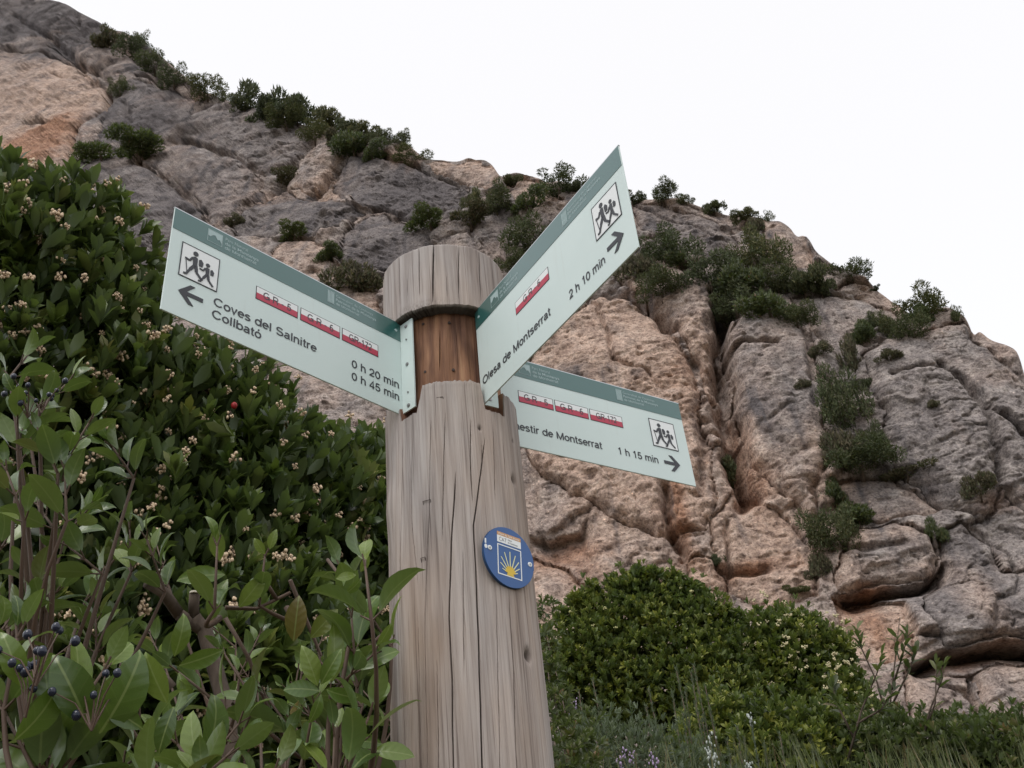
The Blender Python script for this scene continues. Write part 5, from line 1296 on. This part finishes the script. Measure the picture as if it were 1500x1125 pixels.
CLIFF_SHRUBS = [
 (207,58,24,22,'w','wispy little shrub on the skyline, highest of all on the upper left ridge'),
 (202,84,44,34,'d','dark shrub in the gully just below the highest skyline shrub'),
 (228,108,48,34,'d','dark shrub in the middle of the upper left gully'),
 (256,124,46,30,'d','dark shrub at the lower end of the upper left gully'),
 (177,138,34,26,'d','small round shrub alone on the dark rock of the upper left'),
 (152,70,40,26,'y','brownish shrub under the upper left summit rocks'),
 (306,146,56,34,'d','broad dark shrub where the ridge meets the big grey block'),
 (329,146,16,22,'w','thin twig-like shrub touching the broad dark one on the ridge'),
 (360,162,44,30,'s','spiky shrub at the left end of the long ridge thicket'),
 (398,172,70,48,'s','tallest spiky bush of the long ridge thicket'),
 (437,178,60,40,'s','bush in the middle of the ridge thicket, right of the tallest'),
 (420,186,60,30,'d','low dark bush in front of the ridge thicket'),
 (475,192,54,36,'s','bush on the ridge thicket above the upright grey block'),
 (462,206,50,28,'d','dark low shrub at the upper edge of the big grey block'),
 (510,196,40,28,'s','small spiky bush on the ridge right of the thicket'),
 (532,202,40,26,'s','small bush on the descending ridge before the lone dark tree'),
 (556,208,36,24,'d','low bush touching the lone dark tree on the ridge'),
 (586,212,32,26,'d','lone dark little tree standing out on the ridge above the post cap','tree','cliff_tree'),
 (520,226,70,36,'g','green shrub on the slope below the ridge, left of the reddish outcrop'),
 (546,232,44,28,'g','yellow-green shrub at the right foot of the grassy slope'),
 (490,216,40,24,'y','dry shrub above the small upright block'),
 (605,246,56,24,'d','flat shrub on the ledge left of the rounded ridge knob'),
 (205,232,80,28,'g','long green shrub on the ledge above the lower left grey slab'),
 (150,234,70,22,'g','grassy shrub at the left end of the green ledge'),
 (12,282,60,46,'d','dark shrub at the left picture edge, above the strawberry tree'),
 (420,272,44,16,'y','dry tuft in the notch between the grey blocks'),
 (345,330,28,18,'y','dry tuft in the diagonal crack above the left sign'),
 (440,352,60,16,'g','grassy tuft under the dark slab above the left sign'),
 (535,425,90,56,'y','big dry brown shrub in the hollow left of the post cap'),
 (480,382,50,20,'g','grass tuft on the yellowish rubble above the left sign'),
 (632,336,70,22,'g','grass tuft at the lower edge of the long dark slab'),
 (694,306,36,44,'s','spiky shrub in the groove right of the long dark slab'),
 (690,332,64,26,'y','yellowed grass tuft below the groove shrub'),
 (728,310,56,46,'d','dark shrub between the two rounded ridge knobs'),
 (772,306,60,34,'g','pale green shrub on the face of the second ridge knob'),
 (786,372,84,58,'d','large dark shrub beside the upper edge of the right sign'),
 (756,402,60,34,'d','dark shrub at the right of the post cap, below the large one'),
 (752,272,34,16,'s','small shrub on the skyline at the foot of the rounded knob'),
 (820,284,74,34,'d','rounded dark bush on the skyline left of the rising sign'),
 (846,280,24,20,'s','small bush at the right end of the rounded skyline bush'),
 (934,296,34,18,'s','small skyline bush just right of the rising sign'),
 (972,298,56,26,'d','dark rounded skyline bush, second right of the rising sign'),
 (1006,300,26,12,'d','tiny dark bush at the foot of the rounded skyline bush'),
 (1046,312,34,20,'s','small spiky bush on the skyline above the smooth slab'),
 (1092,322,34,18,'s','small dark skyline bush left of the pale ridge knob'),
 (1127,322,22,18,'w','thin airy bush on top of the pale ridge knob'),
 (1106,392,78,66,'d','dark cone-shaped tree at the top of the big cliff thicket','tree','cliff_tree'),
 (1108,340,26,28,'y','dry tuft above the cone-shaped tree'),
 (975,384,84,54,'d','dark bush left in the big thicket, next to the rising sign tip'),
 (940,402,60,50,'y','brownish shrub directly below the rising sign corner'),
 (1000,392,50,36,'g','olive shrub in the left part of the big thicket'),
 (970,434,70,40,'d','drooping shrub hanging over the top of the tan cliff face'),
 (1042,424,84,66,'d','dense dark bush in the middle of the big thicket'),
 (1090,424,74,50,'g','greyish bush under the cone-shaped tree'),
 (1080,462,80,50,'d','dark bush at the bottom of the big thicket, over the crack'),
 (1128,462,84,48,'g','olive bush at the lower right of the big thicket'),
 (1140,426,70,46,'d','bush right of the cone-shaped tree'),
 (1178,428,60,44,'s','grey spiky bush at the right end of the big thicket'),
 (1204,430,34,30,'s','last small bush of the thicket beside the flat ledge'),
 (1168,478,60,34,'d','drooping dark bush over the small dark boulder'),
 (1072,470,40,40,'y','dry grass in the top of the long vertical crack'),
 (1242,416,64,30,'d','rounded bush on the skyline step right of the thicket'),
 (1284,408,14,8,'s','tiny bush on the skyline between the two rounded ones'),
 (1356,462,74,40,'d','dark flat-topped pine on the skyline at the right','tree','cliff_pine'),
 (1352,472,40,24,'g','small green bush under the flat-topped pine'),
 (1402,470,24,24,'w','thin bush on the skyline right of the flat-topped pine'),
 (1276,482,30,28,'d','small dark bush on the ledge left of the ledge pair'),
 (1302,492,48,36,'d','dark round bush on the ledge below the flat-topped pine'),
 (1340,494,54,34,'d','dark bush at the right end of the ledge below the pine'),
 (1260,502,46,34,'g','greyish bush at the left end of the same ledge'),
 (1250,540,34,60,'y','yellow-brown grass in the top of the right gully'),
 (1200,520,34,22,'y','dry tuft on the step above the central pillar'),
 (1305,528,36,14,'y','dry brown tuft on the top of the right buttress'),
 (1238,622,78,96,'d','tall dark bushy tree in the right gully','tree','cliff_tree'),
 (1262,570,34,18,'d','small shrub at the upper right of the tall gully tree'),
 (1236,672,84,60,'y','brownish shrub below the tall gully tree'),
 (1284,664,34,54,'d','slim dark shrub at the right side of the gully'),
 (1262,692,100,44,'d','wide dark shrub at the foot of the gully, above the boulder slab'),
 (1330,702,70,18,'y','dry shrub strip on the slanting ledge right of the gully'),
 (1220,800,84,62,'d','round dark bush left of the big boulder'),
 (1258,768,80,34,'g','olive bush on top of the big boulder'),
 (1202,842,34,36,'y','dry tuft in the gap left of the big boulder'),
 (1375,790,34,36,'g','small shrub in the cleft right of the big boulder'),
 (1068,704,44,40,'s','grey-green spiky shrub on the ledge right of the lower sign tip'),
 (1048,828,26,18,'s','small tuft beside the rounded pink rock'),
 (1165,870,32,12,'s','flat grey-green tuft on the rubble slope'),
 (1436,724,44,34,'y','dry twiggy shrub in the pink band at the right'),
 (1180,566,24,16,'y','tiny dry tuft on the central pillar'),
 (1365,596,20,14,'y','tiny dry tuft on the right buttress'),
 (1225,735,40,40,'g','shrub hanging beside the slab under the gully'),
]

# ------------------------------------------------------------------ shrubs and small trees on the cliff
TRI_T = (np.array([(-.5, 0, 0), (.5, 0, 0), (0, .5, .12), (0, 1, -.05)]) * np.array([.42, 1, 1]), np.array([(0, 1, 2), (0, 2, 3), (2, 1, 3)]), np.zeros(4))
def crown_mesh(seed, n_l, mtl, squash, leaf, dens, upw, spiky=0.0):
    r_ = np.random.default_rng(seed); cs = [np.array([0, 0, .38])]; rs = [.46]; n_l = n_l+5
    for k in range(n_l):
        a = r_.random()*6.28; q = .25+.72*r_.random(); cs.append(np.array([math.cos(a)*q, math.sin(a)*q, .08+.95*r_.random()**1.5*(1.15-.6*q)])); rs.append(.16+.26*r_.random())
    P, NV_ = [], []
    for c, r in zip(cs, rs):
        n = int(2.3*dens*r*r); v = unit(r_.normal(size=(n, 3))); rad = r*(1-.45*r_.random(n)**1.5)*(1+.35*fbm(v[:, 0]*2.5+seed, v[:, 2]*2.5+v[:, 1]*2, seed, 3))
        P.append((c+v*rad[:, None])*np.array([1, 1, squash])); NV_.append(v)
    P = np.concatenate(P); v = np.concatenate(NV_); keep = P[:, 2] > -.12; P = P[keep]; v = v[keep]; n = len(P)
    d = unit(v*(1-upw)+np.array([0, 0, upw+spiky])+r_.normal(size=(n, 3))*.45)
    t = np.clip(.42+.22*r_.normal(size=n)+.25*fbm(P[:, 0]*2.2+seed, P[:, 2]*2.2, seed+5, 2), 0, 1)
    return leaf_mesh('crown', TRI_T, P, d, unit(r_.normal(size=(n, 3))+v), leaf*.62*(.6+.8*r_.random(n))*(1+spiky), t, mtl)
CROWN = {'d': [crown_mesh(k, 7, LEAF_CLF, 1.0, .15, 1500, .35) for k in (1, 2, 3, 4)],
         's': [crown_mesh(k, 6, LEAF_CLF, .8, .16, 1100, .5, .5) for k in (11, 12, 13)],
         'w': [crown_mesh(k, 5, LEAF_CLF, .9, .15, 330, .5, .6) for k in (21, 22)],
         'g': [crown_mesh(k, 7, LEAF_OLV, .75, .17, 1100, .5, .3) for k in (31, 32)],
         'y': [crown_mesh(k, 6, LEAF_DRY, .8, .17, 850, .5, .4) for k in (41, 42, 43)]}
def cliff_shrub(px, py, wpx, hpx, kind, label, cat='shrub', name='cliff_shrub', sink=.25, group='shrubs growing on the cliff'):
    p, dist = on_cliff(px, py); mpp = dist/FPX; wd, ht = wpx*mpp/2, hpx*mpp
    root = empty(name, p); tag(root, label, cat, group); pinv = parent_world(root).inverted()
    me = CROWN[kind][rnd.randrange(len(CROWN[kind]))]
    o = bpy.data.objects.new('crown', me); COL.objects.link(o); o.parent = root; o.matrix_parent_inverse = pinv
    base = p+CN*wd*.25+np.array([0, 0, -ht*.12])
    hz = ht/1.15
    o.matrix_basis = Matrix.Translation(tuple(base)) @ Matrix.Rotation(rnd.uniform(0, 6.28), 4, 'Z') @ Matrix.Diagonal((wd*1.02, wd*1.02, hz*1.05, 1))
    mb = MB(); r0 = max(.04, wd*.07)
    mb.tube([p-np.array([0, 0, ht*.25])-CN*.2, base+np.array([0, 0, ht*.2])], [r0, r0*.6], 5); link('trunk', mb.mesh('trunk', True), BARK, root)
    return root
for a in CLIFF_SHRUBS: cliff_shrub(*a)
